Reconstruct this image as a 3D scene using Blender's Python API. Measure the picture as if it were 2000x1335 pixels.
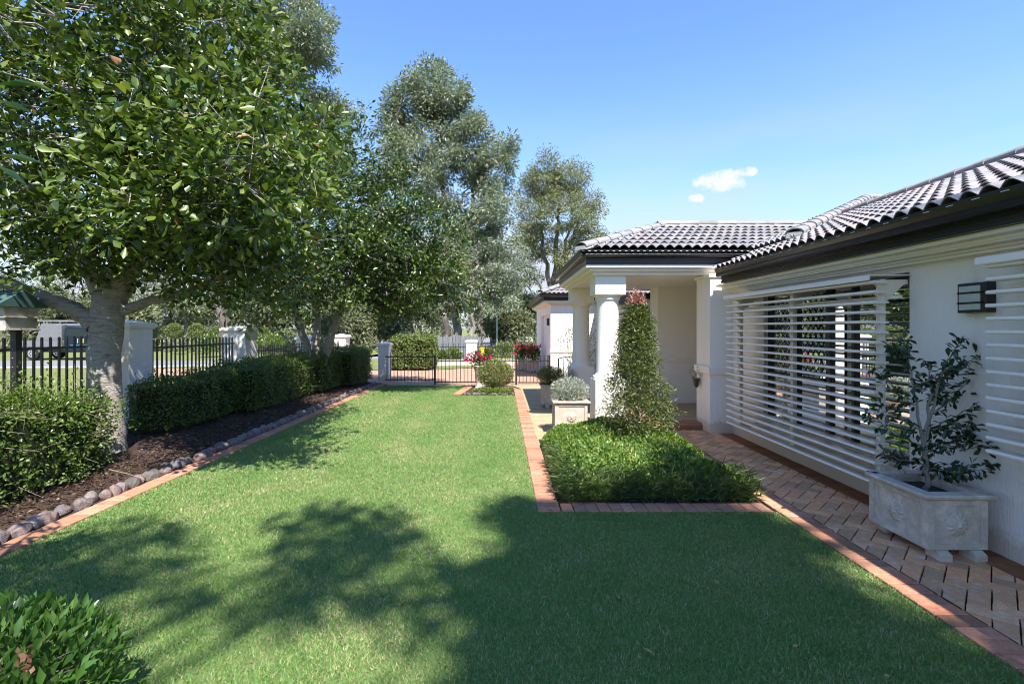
import bpy, bmesh, math, random
import numpy as np
from mathutils import Vector, Matrix
R = math.radians
rng = np.random.default_rng(7)
random.seed(7)
scene = bpy.context.scene
for _o in list(bpy.data.objects):
    bpy.data.objects.remove(_o)

# ---------------------------------------------------------------- camera
F, H, VX, VY = 950.0, 1.75, 980.0, 641.0      # focal length in px of a 2000 px frame, eye height, vanishing point
cd = bpy.data.cameras.new('camera')
cam = bpy.data.objects.new('camera', cd)
scene.collection.objects.link(cam)
cam.location = (0, 0, H)
cam.rotation_euler = (R(90), 0, 0)
cd.sensor_width = 36.0
cd.lens = 36.0 * F / 2000.0
cd.shift_x = (1000 - VX) / 2000.0
cd.shift_y = (VY - 667.5) / 2000.0
cd.clip_start = 0.05
cd.clip_end = 2000
scene.camera = cam

# ---------------------------------------------------------------- sky and sun
SUN = Vector((0.65, -2.06, 2.93)).normalized()          # towards the sun
SUN_EL = math.asin(SUN.z)
SUN_AZ = math.atan2(SUN.x, SUN.y)                       # clockwise from +Y
world = bpy.data.worlds.new('World')
scene.world = world
world.use_nodes = True
wt = world.node_tree
wt.nodes.clear()
wo = wt.nodes.new('ShaderNodeOutputWorld')
bg = wt.nodes.new('ShaderNodeBackground')
bg.inputs[1].default_value = 0.125
sky = wt.nodes.new('ShaderNodeTexSky')
sky.sky_type = 'NISHITA'
sky.sun_disc = False
sky.sun_elevation = SUN_EL
sky.sun_rotation = SUN_AZ
sky.altitude = 0
sky.air_density = 1.0
sky.dust_density = 0.0
sky.ozone_density = 8.5


def wmath(op, a, b=None, clamp=False):
    n = wt.nodes.new('ShaderNodeMath')
    n.operation = op
    n.use_clamp = clamp
    for i, v in enumerate((a, b)):
        if v is None:
            continue
        if isinstance(v, (int, float)):
            n.inputs[i].default_value = v
        else:
            wt.links.new(v, n.inputs[i])
    return n.outputs[0]


def wdot(vec, c):
    n = wt.nodes.new('ShaderNodeVectorMath')
    n.operation = 'DOT_PRODUCT'
    wt.links.new(vec, n.inputs[0])
    n.inputs[1].default_value = c
    return n.outputs['Value']


wtc = wt.nodes.new('ShaderNodeTexCoord')
wdir = wtc.outputs['Generated']
cc = Vector((0.452, 1.0, 0.300)).normalized()           # a small fair-weather cloud
c1 = cc.cross(Vector((0, 0, 1))).normalized()
c2 = c1.cross(cc).normalized()
wn = wt.nodes.new('ShaderNodeTexNoise')
wn.inputs['Scale'].default_value = 40
wn.inputs['Detail'].default_value = 8
wn.inputs['Roughness'].default_value = 0.55
wt.links.new(wdir, wn.inputs['Vector'])


def lobe(du, dv, a, b):
    u = wmath('DIVIDE', wmath('SUBTRACT', wdot(wdir, c1), du), a)
    v = wmath('DIVIDE', wmath('SUBTRACT', wdot(wdir, c2), dv), b)
    e = wmath('ADD', wmath('MULTIPLY', u, u), wmath('MULTIPLY', v, v))
    return wmath('SUBTRACT', 1.0, e)


l1 = lobe(-0.004, 0.002, 0.042, 0.019)
l2 = lobe(0.038, 0.013, 0.02, 0.009)
l3 = lobe(-0.044, -0.024, 0.016, 0.009)
lb = wmath('MAXIMUM', wmath('MAXIMUM', l1, l2), l3)
lb = wmath('ADD', lb, wmath('MULTIPLY', wmath('SUBTRACT', wn.outputs['Fac'], 0.47), 3.6))
lb = wmath('MULTIPLY', lb, wmath('GREATER_THAN', wdot(wdir, cc), 0.8))
cmask = wmath('MULTIPLY', wmath('MULTIPLY', lb, 1.25, clamp=True), 0.97)
wn2 = wt.nodes.new('ShaderNodeTexNoise')                # thin high veil, thicker low in the sky all round
wn2.inputs['Scale'].default_value = 2.2
wn2.inputs['Detail'].default_value = 7
wmap = wt.nodes.new('ShaderNodeMapping')
wmap.inputs['Scale'].default_value = (1, 1, 5)
wt.links.new(wdir, wmap.inputs['Vector'])
wt.links.new(wmap.outputs['Vector'], wn2.inputs['Vector'])
el = wdot(wdir, (0, 0, 1))
band = wmath('SUBTRACT', 1.0, wmath('DIVIDE', el, 0.5), clamp=True)
veil = wmath('MULTIPLY', wmath('ADD', wmath('MULTIPLY', wmath('SUBTRACT', wn2.outputs['Fac'], 0.36), 3.4, clamp=True), 0.35), band)
veil = wmath('MULTIPLY', wmath('MULTIPLY', veil, band), 1.7, clamp=True)
mixv = wt.nodes.new('ShaderNodeMixRGB')
wt.links.new(veil, mixv.inputs[0])
wt.links.new(sky.outputs[0], mixv.inputs[1])
mixv.inputs[2].default_value = (2.25, 2.4, 2.8, 1)
mixc = wt.nodes.new('ShaderNodeMixRGB')
wt.links.new(cmask, mixc.inputs[0])
wt.links.new(mixv.outputs[0], mixc.inputs[1])
mixc.inputs[2].default_value = (2.9, 3.0, 3.1, 1)
wt.links.new(mixc.outputs[0], bg.inputs[0])
wt.links.new(bg.outputs[0], wo.inputs[0])

sd = bpy.data.lights.new('sun', 'SUN')
sd.energy = 4.3
sd.angle = R(0.53)
sd.color = (1.0, 0.94, 0.85)
sun = bpy.data.objects.new('sun', sd)
scene.collection.objects.link(sun)
sun.rotation_euler = SUN.to_track_quat('Z', 'Y').to_euler()
sun.location = SUN * 60

vs = scene.view_settings
scene.display_settings.display_device = 'sRGB'
vs.view_transform = 'Standard'
vs.look = 'None'
vs.exposure = 1.45
vs.gamma = 1.0
vs.use_curve_mapping = False
scene.render.engine = 'CYCLES'
cy = scene.cycles
cy.max_bounces = 8
cy.diffuse_bounces = 5
cy.glossy_bounces = 4
cy.transmission_bounces = 6
cy.transparent_max_bounces = 10
cy.caustics_reflective = False
cy.caustics_refractive = False
cy.pixel_filter_type = 'BLACKMAN_HARRIS'
cy.filter_width = 1.05
cy.use_denoising = True
try:
    cy.denoiser = 'OPENIMAGEDENOISE'
    cy.denoising_input_passes = 'RGB_ALBEDO_NORMAL'
    cy.denoising_prefilter = 'ACCURATE'
except Exception:
    pass

# ---------------------------------------------------------------- helpers
COL = scene.collection


def tag(o, label=None, cat=None, group=None, kind=None):
    for k, v in (('label', label), ('category', cat), ('group', group), ('kind', kind)):
        if v:
            o[k] = v
    return o


def add(name, me, parent=None, loc=None):
    o = bpy.data.objects.new(name, me)
    COL.objects.link(o)
    if parent is not None:
        o.parent = parent
        if loc is not None:
            o.location = Vector(loc) - wloc(parent)
        else:
            o.location = -wloc(parent)
    elif loc is not None:
        o.location = loc
    return o


def wloc(o):                        # parents here are never rotated, so world location is a plain sum
    v = Vector(o.location)
    while o.parent is not None:
        o = o.parent
        v = v + Vector(o.location)
    return v


def thing(name, label, cat, loc, group=None):
    o = add(name, None, None, loc)
    o.empty_display_size = 0.2
    return tag(o, label, cat, group)


def W(px, py, d):                   # the point seen at a pixel, d metres away along the view axis
    return Vector(((px - VX) / F * d, d, H - (py - VY) / F * d))


class MB:
    def __init__(s):
        s.v, s.f = [], []

    def poly(s, pts):
        n = len(s.v)
        s.v += [tuple(p) for p in pts]
        s.f.append(tuple(range(n, n + len(pts))))
        return s

    def box(s, x0, x1, y0, y1, z0, z1):
        n = len(s.v)
        s.v += [(x0, y0, z0), (x1, y0, z0), (x1, y1, z0), (x0, y1, z0), (x0, y0, z1), (x1, y0, z1), (x1, y1, z1), (x0, y1, z1)]
        s.f += [tuple(n + i for i in q) for q in ((0, 3, 2, 1), (4, 5, 6, 7), (0, 1, 5, 4), (1, 2, 6, 5), (2, 3, 7, 6), (3, 0, 4, 7))]
        return s

    def prism(s, pts, vec):          # closed polygon swept along vec
        n, k = len(s.v), len(pts)
        vec = Vector(vec)
        s.v += [tuple(p) for p in pts] + [tuple(Vector(p) + vec) for p in pts]
        s.f.append(tuple(range(n, n + k))[::-1])
        s.f.append(tuple(range(n + k, n + 2 * k)))
        for i in range(k):
            j = (i + 1) % k
            s.f.append((n + i, n + j, n + k + j, n + k + i))
        return s

    def tube(s, path, rad, n=8, cap=True):
        path = [Vector(p) for p in path]
        m = len(path)
        if isinstance(rad, (int, float)):
            rad = [rad] * m
        b = len(s.v)
        t0 = (path[1] - path[0]).normalized()
        ref = Vector((0, 0, 1)) if abs(t0.z) < 0.9 else Vector((1, 0, 0))
        a = t0.cross(ref).normalized()
        for i in range(m):
            t = (path[min(i + 1, m - 1)] - path[max(i - 1, 0)])
            if t.length < 1e-9:
                t = t0
            t.normalize()
            a = (a - t * a.dot(t))
            if a.length < 1e-6:
                a = t.orthogonal()
            a.normalize()
            c = t.cross(a)
            for k in range(n):
                an = 2 * math.pi * k / n
                s.v.append(tuple(path[i] + (a * math.cos(an) + c * math.sin(an)) * rad[i]))
        for i in range(m - 1):
            for k in range(n):
                l = (k + 1) % n
                s.f.append((b + i * n + k, b + i * n + l, b + (i + 1) * n + l, b + (i + 1) * n + k))
        if cap:
            s.f.append(tuple(b + k for k in range(n))[::-1])
            s.f.append(tuple(b + (m - 1) * n + k for k in range(n)))
        return s

    def lathe(s, prof, c, n=32):     # profile (r, z) about a vertical axis through c
        b = len(s.v)
        for r, z in prof:
            for k in range(n):
                an = 2 * math.pi * k / n
                s.v.append((c[0] + r * math.cos(an), c[1] + r * math.sin(an), c[2] + z))
        for i in range(len(prof) - 1):
            for k in range(n):
                l = (k + 1) % n
                s.f.append((b + i * n + k, b + i * n + l, b + (i + 1) * n + l, b + (i + 1) * n + k))
        s.f.append(tuple(b + k for k in range(n))[::-1])
        s.f.append(tuple(b + (len(prof) - 1) * n + k for k in range(n)))
        return s

    def mesh(s, name, mat, smooth=False, bevel=0):
        me = bpy.data.meshes.new(name)
        me.from_pydata(s.v, [], s.f)
        if bevel:
            bm = bmesh.new()
            bm.from_mesh(me)
            bmesh.ops.recalc_face_normals(bm, faces=bm.faces)
            es = [e for e in bm.edges if len(e.link_faces) == 2 and e.calc_face_angle(0) > R(35)]
            bmesh.ops.bevel(bm, geom=es, offset=bevel, segments=2, profile=0.6, affect='EDGES', clamp_overlap=True)
            bm.to_mesh(me)
            bm.free()
        me.materials.append(mat)
        if smooth:
            me.polygons.foreach_set('use_smooth', [True] * len(me.polygons))
            try:
                me.set_sharp_from_angle(angle=R(35))
            except Exception:
                pass
        me.update()
        return me

    def build(s, name, mat, parent=None, smooth=False, bevel=0):
        return add(name, s.mesh(name, mat, smooth, bevel), parent)


def mesh_np(name, V, Fc, mat, rnd=None, smooth=False):
    me = bpy.data.meshes.new(name)
    V = np.asarray(V, np.float32)
    Fc = np.asarray(Fc, np.int32)
    nf, k = Fc.shape
    me.vertices.add(len(V))
    me.vertices.foreach_set('co', V.ravel())
    me.loops.add(nf * k)
    me.loops.foreach_set('vertex_index', Fc.ravel())
    me.polygons.add(nf)
    me.polygons.foreach_set('loop_start', np.arange(0, nf * k, k, dtype=np.int32))
    if smooth:
        me.polygons.foreach_set('use_smooth', np.ones(nf, dtype=bool))
    me.update(calc_edges=True)
    if rnd is not None:
        at = me.attributes.new('rnd', 'FLOAT', 'POINT')
        at.data.foreach_set('value', np.asarray(rnd, np.float32))
    me.materials.append(mat)
    return me


def unit(a):
    return a / np.maximum(np.linalg.norm(a, axis=1, keepdims=True), 1e-9)


def rdir(n):
    return unit(rng.normal(size=(n, 3)))


LEAF = {
    'obov': ([(0, 0, 0), (.35, -.3, .04), (.35, .3, .04), (.72, -.5, .02), (.72, .5, .02), (1, 0, -.12), (.4, 0, -.05), (.75, 0, -.08)],
             [(0, 6, 1), (0, 2, 6), (1, 6, 3), (6, 7, 3), (2, 4, 6), (6, 4, 7), (3, 7, 5), (7, 4, 5)]),
    'oval': ([(0, 0, 0), (.5, -.5, .05), (.5, .5, .05), (1, 0, -.1), (.5, 0, -.06)],
             [(0, 4, 1), (1, 4, 3), (0, 2, 4), (2, 3, 4)]),
    'dia': ([(0, 0, 0), (.45, -.5, .08), (.45, .5, .08), (1, 0, -.06)],
            [(0, 3, 1), (0, 2, 3)]),
}


def leaf_mesh(name, P, D, N, L, Wd, mat, shape='dia', rnd=None):
    n = len(P)
    T, Fc = LEAF[shape]
    T = np.array(T)
    Fc = np.array(Fc)
    D = unit(D)
    S = unit(np.cross(D, N))
    N = np.cross(S, D)
    L = np.broadcast_to(np.asarray(L, float), (n,))
    Wd = np.broadcast_to(np.asarray(Wd, float), (n,))
    V = (P[:, None, :] + D[:, None, :] * (T[None, :, 0, None] * L[:, None, None])
         + S[:, None, :] * (T[None, :, 1, None] * Wd[:, None, None])
         + N[:, None, :] * (T[None, :, 2, None] * L[:, None, None]))
    k = len(T)
    FF = (Fc[None] + (np.arange(n) * k)[:, None, None]).reshape(-1, 3)
    if rnd is None:
        rnd = rng.random(n)
    return mesh_np(name, V.reshape(-1, 3), FF, mat, np.repeat(rnd, k))


# ---------------------------------------------------------------- materials
MATS = {}


def new_mat(name):
    m = bpy.data.materials.new(name)
    m.use_nodes = True
    MATS[name] = m
    nt = m.node_tree
    return m, nt, nt.nodes['Principled BSDF'], nt.nodes['Material Output']


def ramp(nt, stops, fac):
    r = nt.nodes.new('ShaderNodeValToRGB')
    e = r.color_ramp.elements
    while len(e) < len(stops):
        e.new(0.5)
    for i, (p, c) in enumerate(stops):
        e[i].position = p
        e[i].color = (c[0], c[1], c[2], 1)
    nt.links.new(fac, r.inputs[0])
    return r.outputs[0]


def noise(nt, scale, detail=4, vec=None, rough=0.6):
    n = nt.nodes.new('ShaderNodeTexNoise')
    n.inputs['Scale'].default_value = scale
    n.inputs['Detail'].default_value = detail
    n.inputs['Roughness'].default_value = rough
    if vec is not None:
        nt.links.new(vec, n.inputs['Vector'])
    return n.outputs['Fac']


def coords(nt, kind='Object', scale=None):
    t = nt.nodes.new('ShaderNodeTexCoord')
    o = t.outputs[kind]
    if scale:
        mp = nt.nodes.new('ShaderNodeMapping')
        mp.inputs['Scale'].default_value = scale
        nt.links.new(o, mp.inputs['Vector'])
        o = mp.outputs['Vector']
    return o


def geo_pos(nt, scale=None):
    g = nt.nodes.new('ShaderNodeNewGeometry')
    o = g.outputs['Position']
    if scale:
        mp = nt.nodes.new('ShaderNodeMapping')
        mp.inputs['Scale'].default_value = scale
        nt.links.new(o, mp.inputs['Vector'])
        o = mp.outputs['Vector']
    return o


def mul_col(nt, a, b, fac=1.0, mode='MULTIPLY'):
    m = nt.nodes.new('ShaderNodeMixRGB')
    m.blend_type = mode
    m.inputs[0].default_value = fac
    nt.links.new(a, m.inputs[1])
    if isinstance(b, tuple):
        m.inputs[2].default_value = (*b, 1)
    else:
        nt.links.new(b, m.inputs[2])
    return m.outputs[0]


def bump(nt, bsdf, h, strength, dist=0.01):
    b = nt.nodes.new('ShaderNodeBump')
    b.inputs['Strength'].default_value = strength
    b.inputs['Distance'].default_value = dist
    nt.links.new(h, b.inputs['Height'])
    nt.links.new(b.outputs[0], bsdf.inputs['Normal'])


def surf(name, c1, c2=None, scale=6, rough=0.6, bmp=0.0, bscale=60, bdist=0.004, spec=0.4, metal=0, c3=None, stretch=None, per_object=0.0, fine=None, bstretch=None):
    m, nt, b, out = new_mat(name)
    b.inputs['Roughness'].default_value = rough
    b.inputs['Specular IOR Level'].default_value = spec
    b.inputs['Metallic'].default_value = metal
    vec = geo_pos(nt, stretch)
    if c2 is None:
        c2 = tuple(x * 0.82 for x in c1)
    st = [(0.3, c1), (0.7, c2)] if c3 is None else [(0.3, c1), (0.5, c2), (0.7, c3)]
    col = ramp(nt, st, noise(nt, scale, 6, vec))
    if fine:
        col = mul_col(nt, col, ramp(nt, [(0.35, (1 - fine,) * 3), (0.65, (1 + fine,) * 3)], noise(nt, fine_scale(name), 3, vec)))
    if per_object:
        oi = nt.nodes.new('ShaderNodeObjectInfo')
        a = 1 - per_object
        d = 1 + per_object
        col = mul_col(nt, col, ramp(nt, [(0, (a, a * .97, a * .95)), (0.35, (1, .96, 1)), (0.7, (d, 1, .95)), (1, (d, d, d * 1.06))], oi.outputs['Random']))
    nt.links.new(col, b.inputs['Base Color'])
    if bmp:
        bump(nt, b, noise(nt, bscale, 4, geo_pos(nt, bstretch)), bmp, bdist)
    return m


def fine_scale(name):
    return 220


def leaf_mat(name, stops, rough=0.42, trans=0.3, spec=0.5, tcol=(1.3, 1.25, 0.6)):
    m, nt, b, out = new_mat(name)
    at = nt.nodes.new('ShaderNodeAttribute')
    at.attribute_name = 'rnd'
    col = ramp(nt, stops, at.outputs['Fac'])
    b.inputs['Roughness'].default_value = rough
    b.inputs['Specular IOR Level'].default_value = spec
    nt.links.new(col, b.inputs['Base Color'])
    tr = nt.nodes.new('ShaderNodeBsdfTranslucent')
    nt.links.new(mul_col(nt, col, tcol), tr.inputs['Color'])
    mx = nt.nodes.new('ShaderNodeMixShader')
    mx.inputs[0].default_value = trans
    nt.links.new(b.outputs[0], mx.inputs[1])
    nt.links.new(tr.outputs[0], mx.inputs[2])
    nt.links.new(mx.outputs[0], out.inputs['Surface'])
    return m


def render_mat():
    m, nt, b, out = new_mat('white_render')
    b.inputs['Roughness'].default_value = .8
    b.inputs['Specular IOR Level'].default_value = .2
    pos = geo_pos(nt)
    col = ramp(nt, [(.3, (.81, .77, .72)), (.7, (.86, .82, .77))], noise(nt, 1.1, 8, geo_pos(nt, (1, 1, .4)), .65))
    streak = ramp(nt, [(.55, (1, 1, 1)), (.8, (.90, .885, .86))], noise(nt, 3.2, 5, geo_pos(nt, (2.4, 2.4, .16))))
    col = mul_col(nt, col, streak)
    sep = nt.nodes.new('ShaderNodeSeparateXYZ')          # splashed soil low on the wall
    nt.links.new(pos, sep.inputs[0])
    ma = nt.nodes.new('ShaderNodeMath')
    ma.operation = 'MULTIPLY_ADD'
    nt.links.new(noise(nt, 6, 6, pos), ma.inputs[0])
    ma.inputs[1].default_value = -.3
    nt.links.new(sep.outputs[2], ma.inputs[2])
    col = mul_col(nt, col, ramp(nt, [(0, (.8, .73, .64)), (.05, (1, 1, 1))], ma.outputs[0]))
    nt.links.new(col, b.inputs['Base Color'])
    bump(nt, b, noise(nt, 55, 5, geo_pos(nt, (1, 1, .22)), .7), .7, .01)
    return m


m_render = render_mat()
m_trim = surf('white_trim', (.79, .74, .68), (.82, .77, .71), 2, .5, spec=.4)
m_ceiling = surf('porch_ceiling', (.78, .77, .76), (.74, .73, .72), 1.2, .35, spec=.5)
m_slat = surf('cream_slat', (.83, .775, .70), (.79, .735, .66), 3, .38, spec=.5)
m_black = surf('black_metal', (.012, .012, .014), (.02, .02, .022), 8, .38, spec=.5)
m_fascia = surf('dark_fascia', (.007, .0075, .0085), (.011, .0115, .013), 3, .3, spec=.45)
m_tile = surf('grey_roof_tile', (.19, .192, .195), (.265, .268, .27), 3.5, .55, .3, 120, .003, .35, per_object=.16, c3=(.21, .213, .212), fine=.15)
m_deck = surf('roof_deck', (.02, .02, .022), (.03, .03, .032), 3, .9)
m_mortar = surf('mortar', (.42, .41, .4), (.3, .3, .3), 20, .9, .4, 60)
m_brick = surf('terracotta_brick', (.34, .165, .10), (.42, .225, .14), 14, .8, .5, 120, .003, .25, c3=(.25, .125, .085), per_object=.28, fine=.2)
m_brown = surf('brown_brick', (.20, .085, .04), (.25, .12, .06), 14, .8, .4, 160, .002, .25, per_object=.2)
m_paver = surf('tan_paver', (.70, .455, .25), (.54, .31, .16), 9, .85, .5, 190, .003, .25, c3=(.64, .45, .32), per_object=.25, fine=.3)
m_joint = surf('paving_joint', (.025, .02, .015), (.05, .04, .03), 30, .95)
m_concrete = surf('aged_concrete', (.68, .61, .52), (.46, .405, .33), 5, .85, .5, 70, .006, .25, c3=(.72, .65, .56), fine=.2)
m_soil = surf('soil', (.035, .022, .015), (.06, .04, .028), 25, .95, .8, 60, .02)
m_mulch = surf('mulch', (.03, .017, .012), (.075, .045, .032), 22, .95, .9, 45, .03)
m_stone = surf('stone', (.075, .07, .068), (.17, .155, .145), 7, .75, .8, 30, .02, per_object=.35, c3=(.08, .088, .10), fine=.3)
m_bark = surf('pale_bark', (.17, .15, .125), (.40, .365, .32), 6, .9, 1.0, 14, .04, .2, c3=(.22, .195, .165), stretch=(1, 1, 3.4), bstretch=(1, 1, 4), fine=.35)
m_bark2 = surf('grey_bark', (.16, .14, .12), (.28, .26, .23), 4, .9, .6, 20, .02, .2, stretch=(1, 1, .3))
m_bark3 = surf('gum_bark', (.22, .195, .17), (.09, .075, .065), 1.2, .9, .5, 10, .03, .2, c3=(.28, .26, .235), stretch=(1, 1, .25))
m_twig = surf('twig', (.14, .11, .085), (.22, .18, .14), 20, .9)
m_asphalt = surf('asphalt', (.17, .17, .18), (.21, .21, .215), 2, .9, .3, 120, .004)
m_verge = surf('verge_turf', (.13, .17, .055), (.19, .205, .08), 1.3, .95, .8, 90, .03, .1, c3=(.11, .16, .05), fine=.3)
m_turf = surf('lawn_turf', (.13, .21, .06), (.16, .23, .075), 4, .95, .9, 150, .02, .1, c3=(.20, .23, .10), fine=.3)
m_beige = None
m_core = surf('dark_foliage_core', (.012, .02, .006), (.02, .03, .01), 12, .95)  # near-black filler added inside foliage to close gaps and darken its depth
m_timber = surf('grey_timber', (.11, .115, .125), (.19, .195, .21), 2, .9, .3, 40, .004, stretch=(4, 4, .5))

lf_tree1 = leaf_mat('broad_leaf', [(0, (.016, .038, .007)), (.4, (.058, .105, .015)), (.75, (.145, .205, .032)), (.996, (.23, .28, .065)), (1, (.30, .15, .07))], .36, .28, .5)
lf_tree2 = leaf_mat('dark_leaf', [(0, (.016, .038, .007)), (.55, (.052, .10, .014)), (1, (.14, .195, .035))], .33, .24, .5)
lf_hedge = leaf_mat('hedge_leaf', [(0, (.045, .085, .014)), (.6, (.11, .175, .03)), (.93, (.19, .25, .055)), (1, (.29, .28, .10))], .33, .32, .55)
lf_cover = leaf_mat('cover_leaf', [(0, (.055, .13, .022)), (.5, (.145, .25, .045)), (.88, (.26, .33, .075)), (1, (.44, .36, .08))], .38, .34, .5)
lf_strap = leaf_mat('strap_leaf', [(0, (.07, .14, .04)), (.7, (.13, .21, .08)), (1, (.26, .30, .16))], .45, .25, .45)
lf_pilly = leaf_mat('slender_leaf', [(0, (.055, .085, .018)), (.6, (.12, .155, .04)), (1, (.21, .23, .08))], .4, .28, .5)
lf_pink = leaf_mat('pink_leaf', [(0, (.35, .14, .12)), (1, (.45, .26, .2))], .5, .3, .4, (1.2, 1, .9))
lf_camellia = leaf_mat('camellia_leaf', [(0, (.010, .028, .008)), (.7, (.02, .05, .012)), (1, (.045, .085, .02))], .28, .12, .6)
lf_gum = leaf_mat('gum_leaf', [(0, (.13, .165, .115)), (.5, (.21, .25, .175)), (1, (.33, .36, .26))], .4, .3, .5, (1.1, 1.15, .8))
lf_gum2 = leaf_mat('olive_leaf', [(0, (.12, .145, .08)), (.5, (.20, .225, .125)), (1, (.30, .32, .19))], .45, .3, .45)
lf_wood = leaf_mat('bushland_leaf', [(0, (.09, .11, .06)), (.5, (.155, .175, .10)), (1, (.25, .26, .16))], .5, .3, .4)
lf_silver = leaf_mat('silver_leaf', [(0, (.20, .24, .17)), (.6, (.34, .37, .29)), (1, (.5, .52, .45))], .6, .2, .3, (1, 1, .9))
lf_bush = leaf_mat('bush_leaf', [(0, (.07, .10, .02)), (.6, (.13, .165, .035)), (1, (.22, .22, .06))], .4, .25, .5)
lf_front = leaf_mat('bright_leaf', [(0, (.045, .12, .02)), (.6, (.09, .19, .035)), (1, (.17, .27, .07))], .32, .32, .55)
lf_clip = leaf_mat('clipped_leaf', [(0, (.08, .12, .03)), (.6, (.14, .19, .05)), (1, (.24, .27, .09))], .45, .25, .45)
lf_flower = leaf_mat('magenta_petal', [(0, (.42, .012, .10)), (.7, (.60, .02, .15)), (1, (.72, .10, .24))], .5, .3, .3, (1.2, .8, 1))
lf_grass = leaf_mat('grass_blade', [(0, (.085, .25, .06)), (.4, (.195, .325, .095)), (.7, (.335, .38, .16)), (.87, (.47, .435, .26)), (1, (.58, .51, .34))], .5, .4, .22, (1.05, 1.08, .78))

# ================================================================ the setting
def lawn_left(y):
    return -3.905 + 0.0172 * y


def sheet(name, pts, z, mat, kind='structure', label=None):
    o = MB().poly([(x, y, z) for x, y in pts]).build(name, mat)
    tag(o, label, kind=kind)
    return o


gm = MB().poly([(-900, -300, -.034), (900, -300, -.034), (900, 1500, -.034), (-900, 1500, -.034)])
ground = gm.build('ground', m_verge)
tag(ground, 'wide grassy ground beyond the garden fence', kind='structure')

road_pts = [(-90, 21.3), (-30, 21.4), (-16, 22.3), (-9, 25.5), (-6.5, 33), (-5.6, 50), (-4.6, 90), (-.5, 90), (-.8, 50), (-1.2, 34), (-3.5, 29.2), (-9, 27.6), (-16, 27.0), (-30, 26.8), (-90, 26.8)]
road = sheet('road', road_pts, -.028, m_asphalt)
km = MB()
for k in range(4):
    a, b = Vector((*road_pts[k], 0)), Vector((*road_pts[k + 1], 0))
    n = Vector((-(b - a).y, (b - a).x, 0)).normalized() * .14
    km.prism([a + Vector((0, 0, -.03)), a - n + Vector((0, 0, -.03)), a - n + Vector((0, 0, .03)), a + Vector((0, 0, .03))], b - a)
kerb = km.build('kerb', surf('kerb_concrete', (.42, .41, .39), (.34, .33, .31), 3, .9))
tag(kerb, kind='structure')


# herringbone-look paving material for the far driveway and beige walk
def paving_mat(name, ca, cb, cj, scale, rot):
    m, nt, b, out = new_mat(name)
    b.inputs['Roughness'].default_value = .85
    mp = nt.nodes.new('ShaderNodeMapping')
    mp.inputs['Rotation'].default_value = (0, 0, R(rot))
    nt.links.new(geo_pos(nt), mp.inputs['Vector'])
    br = nt.nodes.new('ShaderNodeTexBrick')
    br.inputs['Color1'].default_value = (*ca, 1)
    br.inputs['Color2'].default_value = (*cb, 1)
    br.inputs['Mortar'].default_value = (*cj, 1)
    br.inputs['Scale'].default_value = 1
    br.inputs['Brick Width'].default_value = .232
    br.inputs['Row Height'].default_value = .116
    br.inputs['Mortar Size'].default_value = .003
    br.inputs['Bias'].default_value = -.1
    nt.links.new(mp.outputs[0], br.inputs['Vector'])
    col = mul_col(nt, br.outputs['Color'], ramp(nt, [(.3, (.85, .85, .85)), (.7, (1.12, 1.1, 1.08))], noise(nt, 2.3, 6, geo_pos(nt))))
    col = mul_col(nt, col, ramp(nt, [(.35, (.8, .8, .8)), (.65, (1.15, 1.15, 1.15))], noise(nt, 120, 2, geo_pos(nt))))
    nt.links.new(col, b.inputs['Base Color'])
    bump(nt, b, br.outputs['Fac'], -.4, .004)
    return m


m_walk = paving_mat('walk_paving', (.46, .34, .21), (.40, .28, .16), (.20, .15, .10), 1, 45)
m_drive = paving_mat('drive_paving', (.44, .27, .19), (.38, .22, .15), (.24, .15, .10), 1, 45)
driveway = sheet('driveway', [(-3.4, 15.25), (2.0, 15.25), (2.0, 27), (.3, 27), (-.5, 22.1), (-2.6, 20.9), (-6, 20.4), (-12.5, 21.2), (-17.5, 22.0), (-16, 19.0), (-9, 17.6), (-6.3, 16.6), (-3.9, 15.6)], -.022, m_drive)
grass_strip = sheet('grass_strip', [(-6, 20.55), (-2.6, 21.0), (-.9, 22.2), (-.6, 23.6), (-3, 22.9), (-6, 22.6)], -.012, m_verge)
walk = sheet('walk', [(.56, 7.3), (4.2, 7.3), (4.2, 15.24), (-3.55, 15.24), (-3.55, 14.95), (.34, 14.9), (.56, 14.2)], -.006, m_walk)

# ---- lawn
yf = 4.63
LX1 = 2.63
lawn_poly = [(lawn_left(0.4), 0.4), (LX1, 0.4), (LX1, yf), (.345, yf), (.345, 12.75), (-1.2, 12.75), (-.95, 14.75), (lawn_left(14.95), 14.95)]
lawn = sheet('lawn', lawn_poly, -.004, m_turf, label='clipped green front lawn')


def in_lawn(x, y):
    a = (y < yf) & (x < LX1)
    b = (y >= yf) & (x < .345) & ~((y > 12.72) & (x > -1.25 + .12 * (y - 12.72)))
    return (a | b) & (x > -3.905 + .0172 * y) & (y < 14.95)


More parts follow.
